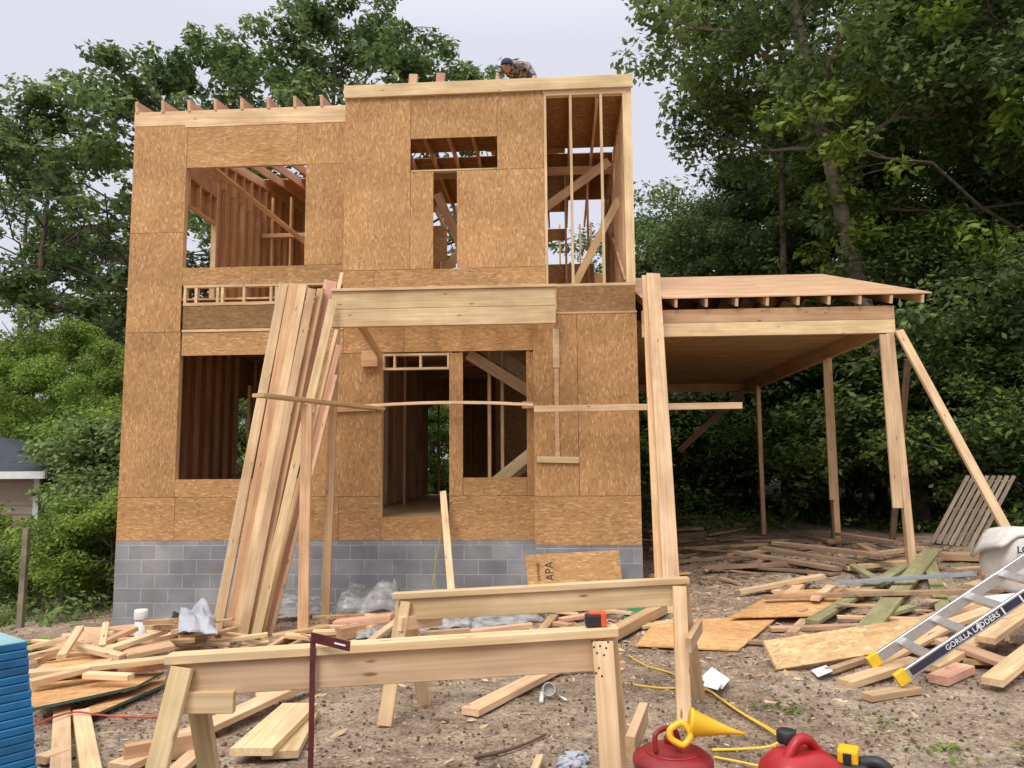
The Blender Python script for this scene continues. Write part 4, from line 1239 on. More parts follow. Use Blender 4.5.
crumple('plastic_film', [(355, 640), (400, 636), (398, 625), (366, 628)], 0.02, 0.10, FILM, 9.0, 'small scrap of plastic film in front of the orange offcuts', 'plastic film', group=GF)
crumple('plastic_film', [(420, 634), (480, 630), (478, 614), (425, 616)], 0.02, 0.22, FILM, 6.0, 'plastic film heap left of the plank foot, under the farther sawhorse', 'plastic film', group=GF)
crumple('plastic_film', [(470, 632), (545, 622), (540, 607), (470, 614)], 0.02, 0.18, FILM, 12.0, 'plastic film heap under the middle of the farther sawhorse', 'plastic film', group=GF)
crumple('plastic_film', [(556, 618), (630, 610), (632, 600), (560, 604)], 0.03, 0.22, FILM, 15.0, 'plastic film roll in front of the propped strand board', 'plastic film', group=GF)
GRN = plain('green_strap', (0.03, 0.22, 0.08), 0.6, noise_amt=0.2)
crumple('green_tarp', [(622, 621), (668, 615), (664, 608), (626, 610)], 0.01, 0.06, GRN, 18.0, 'small green tarp scrap behind the right end of the nearest sawhorse', 'tarp')

# ------------------------------------------------------------------ debris: middle
GM = 'offcuts strewn before the porch'
mids = [(398, 640, 532, 625, .10, .04, .02, .04, PINK, 'long pinkish board under the farther sawhorse'),
        (420, 634, 470, 630, .08, .04, .08, .08, DIRTY, 'dirty board behind the long pinkish one'),
        (335, 622, 392, 616, .20, .04, .10, .12, PINK, 'pinkish wide board behind the second porch post'),
        (338, 634, 388, 625, .14, .12, .02, .02, PINE, 'blocky offcut right of the second porch post'),
        (362, 648, 396, 622, .08, .04, .04, .12, PALE, 'pale offcut tilted in front of the plastic film'),
        (388, 622, 404, 634, .12, .04, .05, .05, PALE, 'short offcut at the left leg of the farther sawhorse'),
        (346, 652, 402, 641, .12, .04, .02, .03, PALE, 'pale board behind the framing square'),
        (262, 652, 290, 634, .06, .03, .02, .05, PALE, 'thin strip at the foot of the leaning bundle'),
        (236, 655, 300, 648, .05, .03, .02, .02, PALE, 'long thin strip lying behind the nearest sawhorse, left end'),
        (262, 660, 300, 641, .05, .03, .04, .04, PINE, 'thin strip crossing another behind the nearest sawhorse'),
        (612, 634, 662, 608, .12, .10, .02, .04, PINE, 'thick round-edged timber lying right of the tape measure'),
        (258, 679, 264, 703, .085, .038, .01, .01, PALE, 'short strip lying end on under the nearest sawhorse'),
        (118, 768, 314, 678, .14, .04, .02, .08, PALE, 'long board slanting across the ground under the nearest sawhorse'),
        (124, 757, 192, 744, .05, .12, .01, .01, PINE, 'board on edge with a stamp behind the left leg of the nearest sawhorse'),
        (172, 775, 202, 748, .09, .038, .01, .01, PALE, 'short board behind the left legs of the nearest sawhorse'),
        (251, 752, 300, 706, .235, .04, .05, .05, PALE, 'wide plank lying on top of another under the nearest sawhorse'),
        (280, 755, 303, 714, .20, .04, .005, .005, PALE, 'wide plank beneath another one under the nearest sawhorse'),
        (470, 712, 556, 668, .13, .045, .01, .02, PALE, 'board with a white end tag lying between the two sawhorses'),
        (560, 669, 625, 664, .05, .04, .03, .03, PINE, 'thin strip behind the right end of the nearest sawhorse'),
        (534, 772, 540, 757, .04, .03, .01, .02, PALE, 'tiny offcut at the bottom of the picture'),
        (440, 604, 520, 598, .09, .04, .05, .05, DIRTY, 'dirty board close to the block wall behind the plank'),
        (560, 620, 640, 606, .09, .04, .02, .02, PINK, 'pinkish board in front of the propped strand board'),
        (640, 627, 672, 622, .10, .03, .01, .01, PALE, 'pale scrap left of the flat strand board sheet'),
        ]
for m_ in mids:
    gboard(*m_[:4], m_[4], m_[5], m_[6], m_[7], m_[8], m_[9], group=GM)
tagp = at(482, 711, 1)  # end tag of the board
ea = on_ground(470, 712, .03); eb = on_ground(556, 668, .04)
dE = (eb-ea).normalized()
tg = bar('price_tag', ea-dE*0.002+Vector((-.03, 0, .003)), ea-dE*0.002+Vector((.03, 0, .003)), 0.002, 0.03, WHITE)
tag(tg, 'white tag on the sawn end of the board between the sawhorses', 'tag')
tg.matrix_world = face_mat(ea-dE*0.004, Vector((dE.y, -dE.x, 0)), (0, 0, 1), 0.0) @ Matrix.Rotation(PI/2, 4, 'X')
# branch, pipe elbow, rag
STK = plain('brown_stick', (0.12, 0.075, 0.05), 0.9, noise_amt=0.4)
st = link('stick', tube_mesh('stick', smooth_pts([on_ground(474, 757, .02), on_ground(500, 752, .03), on_ground(525, 744, .03), on_ground(547, 734, .02)], 6), [0.013]*6+[0.010]*6+[0.007]*6+[0.004], 8), STK)
tag(st, 'crooked brown stick lying on the soil at the bottom of the picture', 'stick')
el = on_ground(549, 690, .05)
elb = empty('pipe_elbow', tuple(el))
tag(elb, 'short white plastic pipe fitting lying right of the tagged board', 'pipe')
link('mouth', lathe_mesh('mouth', [(0.040, -0.05), (0.048, -0.05), (0.048, 0.0), (0.040, 0.0), (0.036, -0.01), (0.036, -0.048)], 20), plain('grimy_pvc', (0.5, 0.48, 0.44), 0.6), elb, axis_matrix((0, 0, 0.005), (-.05, -1, .35)))
link('stub', tube_mesh('stub', [(-0.05, -0.02, -0.015), (-0.06, -0.14, -0.04)], 0.015, 10), PVC, elb)
link('stub', tube_mesh('stub', [(0.04, -0.01, -0.02), (0.12, -0.12, -0.04)], 0.010, 10), SILV, elb)
crumple('rag', [(556, 772), (586, 770), (588, 756), (562, 762)], 0.0, 0.06, TARP, 21.0, 'crumpled white rag at the foot of the nearest sawhorse', 'rag', n=16)

# ------------------------------------------------------------------ debris: right
GR = 'lumber strewn over the ground at the right'
quad_sheet('strand_board_sheet', [(636, 645), (738, 650), (780, 615), (655, 621)], 0.03, .012, OSBF, label='strand board sheet lying flat right of the farther sawhorse', cat='panel')
quad_sheet('strand_board_sheet', [(729, 617), (828, 615), (866, 588), (780, 590)], 0.07, .012, OSBF, label='strand board sheet lying flat behind the first one at the right', cat='panel')
rights = [
    (739, 592, 823, 576, .11, .05, .03, .12, PALE, 'board slanting up behind the second flat strand board sheet'),
    (786, 600, 806, 578, .12, .05, .02, .05, PINE, 'short board leaning under the slanting one at the right'),
    (764, 597, 1002, 590, .09, .04, .12, .14, DIRTY, 'long thin board lying across the green planks'),
    (867, 630, 932, 551, .19, .04, .05, .16, TREATED, 'wide greenish treated plank lying diagonally'),
    (812, 622, 905, 566, .13, .04, .06, .12, TREATED, 'narrower greenish plank left of the wide one'),
    (944, 613, 930, 563, .14, .04, .04, .10, TREATED, 'short greenish plank right of the wide one'),
    (850, 564, 880, 582, .10, .04, .08, .08, TREATED, 'short greenish offcut behind the grey metal channel'),
    (866, 620, 912, 607, .10, .04, .03, .03, TREATED, 'thin greenish strip under the long board'),
    (770, 629, 896, 625, .09, .04, .02, .03, DIRTY, 'flat board left of the greenish block'),
    (748, 642, 836, 645, .06, .03, .01, .02, DIRTY, 'thin weathered strip in front of the flat board'),
    (853, 636, 875, 634, .10, .07, .02, .02, TREATED, 'small greenish block of wood'),
    (845, 684, 916, 661, .12, .05, .01, .04, PALE, 'pale two by four beneath the feet of the ladder'),
    (866, 697, 916, 689, .10, .045, .005, .005, PALE, 'short pale block in front of the ladder foot'),
    (828, 671, 866, 659, .06, .04, .01, .02, DIRTY, 'grey stake left of the ladder'),
    (738, 583, 720, 578, .05, .03, .01, .01, DIRTY, 'tiny offcut near the dark lumber stack'),
    (880, 648, 990, 610, .14, .04, .05, .16, PALE, 'pale board under the middle of the ladder'),
    (895, 630, 985, 600, .12, .04, .12, .18, PINE, 'board behind the ladder, under the long thin one'),
    (930, 668, 1000, 628, .14, .05, .03, .10, PALE, 'board beneath the lower rail of the ladder'),
    (985, 640, 1060, 585, .15, .05, .14, .30, PALE, 'thick board rising out of the picture right of the ladder'),
    (940, 640, 1010, 665, .18, .04, .12, .03, PINK, 'pinkish plank crossing under the thick board at the right edge'),
    (992, 682, 1060, 628, .14, .05, .04, .16, PALE, 'lowest thick board at the right edge'),
    (960, 660, 1050, 662, .14, .04, .02, .02, DIRTY, 'dirty plank on the ground at the right edge'),
    (938, 680, 965, 668, .14, .06, .01, .01, PINK, 'short pink block under the ladder rail'),
    (1000, 620, 1050, 600, .14, .05, .20, .26, PINE, 'upper board of the heap at the right edge'),
    (800, 563, 838, 572, .08, .04, .02, .02, TREATED, 'short greenish stub left of the metal channel'),
]
for m_ in rights:
    gboard(*m_[:4], m_[4], m_[5], m_[6], m_[7], m_[8], m_[9], group=GR)
# rim board standing on edge, slightly curved
ra, rb = on_ground(770, 669, .0), on_ground(925, 640, .10)
rimb = bar('rim_board', ra+Vector((0, 0, .10)), rb+Vector((0, 0, .07)), 0.24, 0.03, OSBP, up=(-.15, -.75, .55), label='wide strand board rim offcut lying tilted left of the ladder', cat='board', group=GR)
mc = empty('metal_channel', (0, 0, 0))
tag(mc, 'long grey galvanised metal channel lying across the green planks', 'metal channel')
ZINC = plain('galvanised', (0.42, 0.47, 0.52), 0.45, 0.5, 0.2)
ma, mb = on_ground(838, 584, .16), on_ground(975, 575, .20)
bar('web', ma, mb, 0.09, 0.003, ZINC, mc)
nrm_ = (mb-ma).normalized().cross(Vector((0, 0, 1))).normalized()
for s_ in (-1, 1):
    bar('flange', ma+nrm_*0.0465*s_+Vector((0, 0, .014)), mb+nrm_*0.0465*s_+Vector((0, 0, .014)), 0.003, 0.032, ZINC, mc)
# the darker stack under the carport
GD = 'dark lumber stacked under the carport'
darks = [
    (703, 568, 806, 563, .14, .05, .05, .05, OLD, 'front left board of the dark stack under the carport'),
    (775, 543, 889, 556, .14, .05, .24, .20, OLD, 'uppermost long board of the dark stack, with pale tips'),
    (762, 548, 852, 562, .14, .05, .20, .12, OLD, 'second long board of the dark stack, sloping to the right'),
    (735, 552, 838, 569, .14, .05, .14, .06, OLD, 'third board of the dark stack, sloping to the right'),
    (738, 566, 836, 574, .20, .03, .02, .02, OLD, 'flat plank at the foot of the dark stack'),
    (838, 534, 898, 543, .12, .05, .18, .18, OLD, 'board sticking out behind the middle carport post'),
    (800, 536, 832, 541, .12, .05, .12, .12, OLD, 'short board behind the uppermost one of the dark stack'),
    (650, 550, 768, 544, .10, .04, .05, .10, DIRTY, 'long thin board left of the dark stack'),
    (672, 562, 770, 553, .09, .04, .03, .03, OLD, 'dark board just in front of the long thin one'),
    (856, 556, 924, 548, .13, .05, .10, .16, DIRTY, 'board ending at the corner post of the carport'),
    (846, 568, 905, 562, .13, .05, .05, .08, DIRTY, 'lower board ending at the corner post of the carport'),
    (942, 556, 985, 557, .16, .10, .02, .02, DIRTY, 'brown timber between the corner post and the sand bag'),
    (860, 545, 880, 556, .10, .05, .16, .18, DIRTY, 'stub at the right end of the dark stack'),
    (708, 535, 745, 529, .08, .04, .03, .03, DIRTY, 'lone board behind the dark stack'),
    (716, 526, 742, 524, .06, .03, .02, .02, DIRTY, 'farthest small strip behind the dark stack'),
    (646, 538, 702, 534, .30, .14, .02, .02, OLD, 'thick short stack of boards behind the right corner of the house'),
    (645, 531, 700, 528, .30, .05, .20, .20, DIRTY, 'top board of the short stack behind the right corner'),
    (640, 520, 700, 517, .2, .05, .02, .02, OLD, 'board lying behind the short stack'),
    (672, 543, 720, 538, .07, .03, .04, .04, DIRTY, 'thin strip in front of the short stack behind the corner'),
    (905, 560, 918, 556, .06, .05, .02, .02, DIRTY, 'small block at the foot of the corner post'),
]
for m_ in darks:
    gboard(*m_[:4], m_[4], m_[5], m_[6], m_[7], m_[8], m_[9], group=GD)
# papers
def paper(px, lift, label, print_=True):
    o = quad_sheet('paper', px, lift, .001, WHITE, lifts=[lift, lift+.02, lift+.05, lift+.01], label=label, cat='paper', group='papers dropped on the soil')
paper([(699, 679), (722, 689), (730, 679), (712, 667)], .01, 'crumpled white paper with red print near the yellow cord')
paper([(703, 686), (718, 690), (722, 680), (706, 676)], .03, 'smaller white paper folded over the one near the yellow cord')
paper([(811, 670), (818, 677), (833, 671), (826, 665)], .01, 'small white paper lying in front of the tilted rim offcut')
paper([(968, 614), (1000, 612), (1024, 592), (985, 596)], .16, 'white wrapper lying beneath the ladder')
REDI = plain('red_ink', (0.6, 0.15, 0.15), 0.8)
# cords
def cord(px, r, mat, label, lift=0.01, wob=0.02, name='cord'):
    pts = [on_ground(x, y, lift) for x, y in px]
    o = link(name, tube_mesh(name, smooth_pts(pts, 8), r, 6), mat)
    return tag(o, label, 'cord')
YCORD = plain('yellow_cord', (0.78, 0.52, 0.06), 0.5, noise_amt=0.15)
cord([(622, 683), (660, 688), (703, 689), (722, 700), (745, 715), (770, 729), (781, 737), (772, 746), (745, 749), (712, 750)], 0.009, YCORD, 'yellow extension cord looping round the cans')
cord([(628, 655), (645, 665), (668, 672), (702, 686), (735, 709), (772, 732), (784, 742)], 0.006, YCORD, 'thinner yellow cord running beside the thicker one', 0.02)
cord([(714, 757), (740, 762), (768, 768)], 0.007, YCORD, 'short end of yellow cord between the two cans')
RCORD = plain('red_cord', (0.5, 0.06, 0.04), 0.6)
cord([(34, 726), (52, 718), (75, 712), (100, 715), (130, 717), (165, 716), (200, 705), (250, 688)], 0.006, RCORD, 'red cord running over the two end on boards at the lower left', 0.07)
hs_ = [at(441, 506, 11.15), at(441, 530, 11.0), at(436, 560, 10.6), at(432, 588, 10.3)]
tag(link('hose', tube_mesh('hose', smooth_pts(hs_, 6), 0.008, 6), plain('olive_hose', (0.36, 0.33, 0.07), 0.6)), 'thin yellow green hose hanging from the door sill', 'hose')
# little scattered offcuts: real lumber ends, many of a look
off0 = None
spots = []
r2 = random.Random(41)
for i in range(64):
    zone = r2.random()
    if zone < .35: x, y = r2.uniform(-4.6, -1.6), r2.uniform(6.2, 9.8)
    elif zone < .6: x, y = r2.uniform(-1.6, 1.3), r2.uniform(7.0, 9.9)
    else: x, y = r2.uniform(1.5, 5.4), r2.uniform(6.0, 11.5)
    spots.append((x, y, r2.uniform(0, PI), r2.uniform(.5, 1.4)))
protos = [prism_mesh('offcut', .34, .07, .03), prism_mesh('offcut', .22, .089, .038), prism_mesh('offcut', .5, .04, .02)]
for i, (x, y, a, s_) in enumerate(spots):
    mt = [PALE, PINE, DIRTY, PALE][i % 4]
    me = protos[i % 3]
    m = Matrix.Translation((x, y, gz(x, y)+0.012+0.015)) @ Matrix.Rotation(a, 4, 'Z') @ Matrix.Rotation(r2.uniform(-.12, .12), 4, 'Y') @ Matrix.Diagonal((s_, 1, 1, 1))
    o = bpy.data.objects.new('offcut', me); COL.objects.link(o)
    if not me.materials: me.materials.append(mt)
    o.material_slots[0].link = 'OBJECT'; o.material_slots[0].material = mt
    o.matrix_world = m
    if x < 1.4: lb = 'small lumber offcut strewn on the soil between the left pile and the farther sawhorse'
    else: lb = 'small lumber offcut strewn on the soil at the right of the house'
    tag(o, lb, 'offcut', 'small offcuts left of centre' if x < 1.4 else 'small offcuts right of the house')

protos2 = [prism_mesh('offcut', .9, .089, .038), prism_mesh('offcut', .6, .14, .038), prism_mesh('offcut', 1.2, .06, .03), prism_mesh('offcut', .45, .10, .02)]
for i in range(96):
    if i < 40:
        x, y = r2.uniform(-4.9, -2.9), r2.uniform(6.6, 9.6); lb = 'jumbled lumber offcut in the pile left of the leaning bundle'; gp = 'offcuts jumbled in the left pile'; lf = r2.uniform(0, .22)
    elif i < 62:
        x, y = r2.uniform(-2.4, 1.2), r2.uniform(8.3, 10.2); lb = 'lumber offcut lying along the foot of the block wall'; gp = 'offcuts along the block wall'; lf = r2.uniform(0, .08)
    elif i < 80:
        x, y = r2.uniform(2.4, 5.6), r2.uniform(10.5, 16); lb = 'lumber offcut under the carport around the dark stack'; gp = 'offcuts under the carport'; lf = r2.uniform(0, .10)
    else:
        x, y = r2.uniform(2.4, 5.6), r2.uniform(6.2, 9.5); lb = 'lumber offcut around the ladder and the green planks'; gp = 'offcuts around the ladder'; lf = r2.uniform(0, .10)
    mt = ([PALE, PINE, PINK, DIRTY, PALE] if not 62 <= i < 80 else [OLD, DIRTY, OLD, OLD, DIRTY])[i % 5]
    me = protos2[i % 4]
    if not me.materials: me.materials.append(mt)
    m = Matrix.Translation((x, y, gz(x, y)+0.03+lf)) @ Matrix.Rotation(r2.gauss(.15, .55), 4, 'Z') @ Matrix.Rotation(r2.uniform(-.14, .14), 4, 'Y')
    o = bpy.data.objects.new('offcut', me); COL.objects.link(o)
    o.material_slots[0].link = 'OBJECT'; o.material_slots[0].material = mt
    o.matrix_world = m
    tag(o, lb, 'offcut', gp)

# chips, stones and twigs nobody would count
def scatter(name, n, zone, size, flat, mat, kindtag, seed):
    rng = random.Random(seed)
    vs, fs = [], []
    for i in range(n):
        x, y = zone(rng)
        s_ = size*rng.uniform(.4, 1.6)
        z = gz(x, y) + 0.032*noise.noise(Vector((x*2.3, y*2.3, 3)))+0.012*noise.noise(Vector((x*6, y*6, 7)))
        a = rng.uniform(0, 2*PI); el_ = rng.uniform(flat[0], flat[1])
        ca, sa = math.cos(a), math.sin(a)
        base = len(vs)
        tilt = rng.uniform(-.3, .3)
        k = 5
        for lv, sc_ in ((0, 1.0), (1, .65)):
            for q in range(k):
                t = 2*PI*q/k+lv*.3
                px_, py_ = s_*sc_*math.cos(t)*rng.uniform(.75, 1.1), s_*el_*sc_*math.sin(t)
                vs.append((x+px_*ca-py_*sa, y+px_*sa+py_*ca, z-0.008+lv*s_*flat[2]+tilt*px_+0.004))
        for q in range(k): fs.append((base+q, base+(q+1) % k, base+k+(q+1) % k, base+k+q))
        fs.append(tuple(base+k+q for q in range(k)))
    o = link(name, mesh_from(name, vs, fs), mat)
    return tag(o, kind='stuff')
def zone_front(r):
    y = 2.3 + 11*(r.random()**1.4)
    return r.uniform(-1.0, 1.0)*(0.9+y*0.62), y
def island_mat(name, stops, rough=0.9):
    m, nt, N, L, b = new_mat(name)
    g = N.new('ShaderNodeNewGeometry'); r = ramp(N, stops)
    L.new(g.outputs['Random Per Island'], r.inputs[0]); L.new(r.outputs[0], b.inputs['Base Color'])
    b.inputs['Roughness'].default_value = rough; b.inputs['Specular IOR Level'].default_value = 0.2
    return m
STONE = island_mat('pebbles_mix', [(0, (0.12, 0.09, 0.07)), (0.5, (0.26, 0.20, 0.15)), (0.9, (0.42, 0.36, 0.30)), (1, (0.6, 0.56, 0.5))])
CHIPM = island_mat('wood_chip_mix', [(0, (0.24, 0.15, 0.08)), (0.5, (0.45, 0.31, 0.18)), (1, (0.66, 0.50, 0.32))])
DARKB = island_mat('leaf_litter_mix', [(0, (0.09, 0.06, 0.04)), (0.6, (0.14, 0.085, 0.05)), (1, (0.25, 0.15, 0.08))])
scatter('pebbles', 16000, zone_front, 0.008, (.6, 1.0, .6), STONE, 'stuff', 3)
scatter('wood_chips', 6000, zone_front, 0.016, (.15, .5, .12), CHIPM, 'stuff', 4)
scatter('soil_crumbs', 7000, zone_front, 0.011, (.5, 1.0, .7), DARKB, 'stuff', 5)
def zone_wall(r):
    return r.gauss(0.6, 2.3), r.gauss(8.2, 1.2)
scatter('sawdust_scraps', 2600, zone_wall, 0.045, (.12, .5, .12), CHIPM, 'stuff', 6)
def zone_cp(r): return r.uniform(1.2, 6.5), r.uniform(10, 18)
scatter('leaf_litter', 2500, zone_cp, 0.04, (.3, .8, .15), DARKB, 'stuff', 8)
# small weeds
def weeds():
    vs, fs = [], []; r = random.Random(5)
    for (cx, cy, n, s_) in [(2.9, 4.25, 60, .06), (3.2, 4.2, 60, .06), (2.35, 4.4, 30, .05), (1.75, 5.2, 25, .05), (2.2, 4.9, 25, .04), (3.4, 3.5, 40, .06), (0.1, 3.3, 30, .04), (-3.5, 9.9, 60, .1), (-5.4, 10.6, 90, .14), (-6.0, 10.0, 90, .16)]:
        for i in range(n):
            x, y = cx+r.gauss(0, .10), cy+r.gauss(0, .10)
            z = gz(x, y); a = r.uniform(0, 2*PI); l = s_*r.uniform(.5, 1.4)
            d = Vector((math.cos(a), math.sin(a), 0)); w = d.cross(Vector((0, 0, 1)))*l*.25
            p = Vector((x, y, z)); b = len(vs)
            vs += [p-w*.4, p+w*.4, p+d*l*.6+w+Vector((0, 0, l*.5)), p+d*l+Vector((0, 0, l*.45)), p+d*l*.6-w+Vector((0, 0, l*.5))]
            fs.append((b, b+1, b+2, b+3, b+4))
    tag(link('weeds', mesh_from('weeds', vs, fs), LEAF_B), kind='stuff')
weeds()

# ------------------------------------------------------------------ trees
def leaves_mesh(name, clumps, size, rng, mats=1):
    """clumps: (center, radius, count); each leaf a folded diamond"""
    nps = np.random.RandomState(rng.randrange(1 << 30))
    cs = np.concatenate([np.repeat(np.array([[c[0], c[1], c[2]]]), n, 0) for c, r, n in clumps])
    rr = np.concatenate([np.full(n, r) for c, r, n in clumps])
    n = len(cs)
    v = nps.normal(size=(n, 3)); v /= np.linalg.norm(v, axis=1)[:, None]
    rad = nps.uniform(0.25, 1.0, n)**0.6
    pos = cs + v*(rad*rr)[:, None]*np.array([1, 1, .62])
    # leaves mostly face up and outwards
    nrm = v*0.55 + np.array([0, 0, .75]) + nps.normal(scale=.45, size=(n, 3)); nrm /= np.linalg.norm(nrm, axis=1)[:, None]
    t = nps.normal(size=(n, 3)); t -= nrm*(t*nrm).sum(1)[:, None]; t /= np.linalg.norm(t, axis=1)[:, None]
    b = np.cross(nrm, t)
    s = size*nps.uniform(.6, 1.35, n)[:, None]
    p0 = pos - t*s; p1 = pos + b*s*.5 - nrm*s*.12; p2 = pos + t*s; p3 = pos - b*s*.5 - nrm*s*.12
    verts = np.stack([p0, p1, p2, p3], 1).reshape(-1, 3)
    me = bpy.data.meshes.new(name)
    me.vertices.add(4*n); me.loops.add(4*n); me.polygons.add(n)
    me.vertices.foreach_set('co', verts.astype(np.float32).ravel())
    me.loops.foreach_set('vertex_index', np.arange(4*n, dtype=np.int32))
    me.polygons.foreach_set('loop_start', np.arange(0, 4*n, 4, dtype=np.int32))
    me.polygons.foreach_set('loop_total', np.full(n, 4, dtype=np.int32))
    me.update(); me.validate()
    return me
def joined_tubes(name, paths):
    vs, fs = [], []
    for pts, rr in paths:
        me_pts = pts; seg = 7
        base = len(vs); ref = Vector((0.3, 0.2, 0.9)).normalized()
        for i, p in enumerate(me_pts):
            d = (me_pts[min(i+1, len(pts)-1)]-me_pts[max(i-1, 0)]).normalized()
            if abs(d.dot(ref)) > .97: ref = Vector((1, .1, 0)).normalized()
            a = d.cross(ref).normalized(); b = d.cross(a)
            for k in range(seg):
                t = 2*PI*k/seg
                vs.append(p+a*rr[i]*math.cos(t)+b*rr[i]*math.sin(t))
        for i in range(len(pts)-1):
            for k in range(seg):
                k2 = (k+1) % seg
                fs.append((base+i*seg+k, base+i*seg+k2, base+(i+1)*seg+k2, base+(i+1)*seg+k))
    return mesh_from(name, vs, fs, True)
def grow(seed, h, crown_r, base_frac, nlimb, lean_=(0, 0), trunk_r=0.22, leaf=0.14, per=85, clump_r=.75, sub=4, twig=3, gap=0.15, updroop=0.45, vine=0):
    rng = random.Random(seed)
    paths, clumps = [], []
    tp = []
    for i in range(9):
        t = i/8
        tp.append(Vector((lean_[0]*t+0.25*math.sin(3*t+seed), lean_[1]*t+0.25*math.cos(2.3*t+seed)-.25, h*0.93*t)))
    paths.append((tp, [trunk_r*(1-.85*i/8)*(1.25 if i == 0 else 1) for i in range(9)]))
    def tpos(t):
        f = t*8; i = min(7, int(f)); return tp[i].lerp(tp[i+1], f-i)
    for k in range(nlimb):
        t = base_frac+(1-base_frac)*((k+.5)/nlimb)
        a = k*2.4+rng.uniform(-.5, .5)
        prof = math.sin(min(1, (1-t)/(1-base_frac)*.85+.18)*PI*.62)
        L_ = crown_r*prof*rng.uniform(.75, 1.12)
        st_ = tpos(t)
        d = Vector((math.cos(a), math.sin(a), updroop*rng.uniform(.3, 1.4)))
        pts = [st_]
        for q in range(1, 5):
            u = q/4
            pts.append(st_+Vector((d.x*L_*u+rng.gauss(0, .12*L_*u*.6), d.y*L_*u+rng.gauss(0, .12*L_*u*.6), d.z*L_*u*(1.25-.5*u)+rng.gauss(0, .05*L_))))
        r0 = trunk_r*(1-.8*t)*.34
        paths.append((pts, [r0*(1-.8*q/4)+.01 for q in range(5)]))
        for s_ in range(sub):
            u = rng.uniform(.3, 1.0); i = min(3, int(u*4)); p = pts[i].lerp(pts[i+1], u*4-i)
            a2 = a+rng.uniform(-1.3, 1.3); l2 = L_*rng.uniform(.18, .42)
            e2 = p+Vector((math.cos(a2)*l2, math.sin(a2)*l2, l2*rng.uniform(-.15, .75)))
            mid = p.lerp(e2, .5)+Vector((0, 0, .06*l2))
            paths.append(([p, mid, e2], [r0*.35+.008, r0*.22+.006, .008]))
            for w in range(twig):
                if rng.random() < gap: continue
                c = p.lerp(e2, rng.uniform(.45, 1.15))+Vector((rng.gauss(0, .3), rng.gauss(0, .3), rng.gauss(0, .25)))*clump_r
                cr = clump_r*rng.uniform(.5, 1.15)
                clumps.append((c, cr, int(per*rng.uniform(.6, 1.2)*(cr/clump_r)**1.5)))
    for w in range(vine):
        t = rng.uniform(0.02, .62); c = tpos(t)+Vector((rng.gauss(0, .22), rng.gauss(0, .22), 0))
        clumps.append((c, .45, 45))
    for w in range(8):
        c = tp[8]+Vector((rng.gauss(0, .6), rng.gauss(0, .6), rng.uniform(-.6, h*.06)))
        clumps.append((c, clump_r*.8, per))
    return joined_tubes('trunk', paths), leaves_mesh('crown', clumps, leaf, rng)
PROTO = {}
PROTO['broad'] = grow(11, 17, 5.4, .30, 24, leaf=.12, per=95, sub=6, clump_r=.66, gap=.46)
PROTO['broad2'] = grow(23, 17, 4.8, .34, 22, leaf=.12, per=95, sub=6, clump_r=.64, gap=.48)
PROTO['tall'] = grow(37, 18, 4.0, .42, 22, leaf=.115, per=90, sub=6, clump_r=.62, gap=.46, updroop=.8)
PROTO['slim'] = grow(38, 19, 2.9, .60, 14, leaf=.11, per=90, sub=5, clump_r=.7, gap=.2, updroop=.5, trunk_r=.17, vine=20)
PROTO['dense'] = grow(41, 12, 4.2, .06, 28, leaf=.085, per=210, sub=6, clump_r=.85, gap=.05, trunk_r=.2)
PROTO['sparse'] = grow(53, 12, 3.4, .30, 15, leaf=.10, per=30, sub=5, clump_r=.7, gap=.3, trunk_r=.14)
PROTO['bush'] = grow(67, 3.4, 2.0, .04, 16, leaf=.060, per=130, sub=5, clump_r=.5, gap=.0, trunk_r=.06)
PROTO['bush2'] = grow(71, 3.0, 1.8, .03, 14, leaf=.055, per=130, sub=5, clump_r=.45, gap=.0, trunk_r=.05)
def plant(kind, x, y, s_, rz, leafm, label, cat='tree', group=None, sz=None, barkm=None, name=None, z=None):
    tr, cr = PROTO[kind]
    r = empty(name or ('bush' if kind.startswith('bush') else 'tree'), (x, y, (gz(x, y) if z is None else z)-.05), rz)
    r.scale = (s_, s_, sz or s_)
    tag(r, label, cat, group)
    for nm, me, mt in (('trunk', tr, barkm or BARK), ('crown', cr, leafm)):
        o = bpy.data.objects.new(nm, me); COL.objects.link(o); o.parent = r
        if not me.materials: me.materials.append(mt)
        o.material_slots[0].link = 'OBJECT'; o.material_slots[0].material = mt
    return r
GT = 'tall trees behind the house on the left'
plant('broad', -17.0, 27, .98, .4, LEAF_A, 'big leafy tree at the far left edge, its crown spreading out of the picture', group=GT)
plant('broad2', -13.4, 27.5, 1.12, 1.4, LEAF_A, 'tall tree whose crown rises just left of the left roof corner', group=GT)
plant('broad', -10.0, 29, 1.17, 3.9, LEAF_A, 'tall tree rising over the left part of the rafters', group=GT)
plant('tall', -6.8, 28, 1.16, 2.2, LEAF_A, 'tallest tree behind the middle of the left rafters, touching the top edge', group=GT)
plant('broad2', -3.4, 29.5, 1.10, .2, LEAF_A, 'tree showing above the tower left of the roofer', group=GT)
plant('broad', -22, 34, 1.05, 5.2, LEAF_A, 'tree standing farther back at the left edge, seen through gaps', group=GT)
GLB = 'lower greenery left of the house'
plant('dense', -17.0, 26, .52, .7, LEAF_B, 'bright green low tree behind the neighbouring roof', group=GLB, sz=.62)
plant('dense', -12.9, 22.5, .5, 2.7, LEAF_B, 'bright green low tree right of the neighbouring roof', group=GLB, sz=.60)
plant('dense', -10.2, 20.0, .36, 1.7, LEAF_B, 'round leafy small tree close to the left corner of the house', group=GLB, sz=.50)
plant('dense', -9.6, 23.5, .5, 4.7, LEAF_A, 'small tree hard behind the left wall of the house', group=GLB, sz=.55)
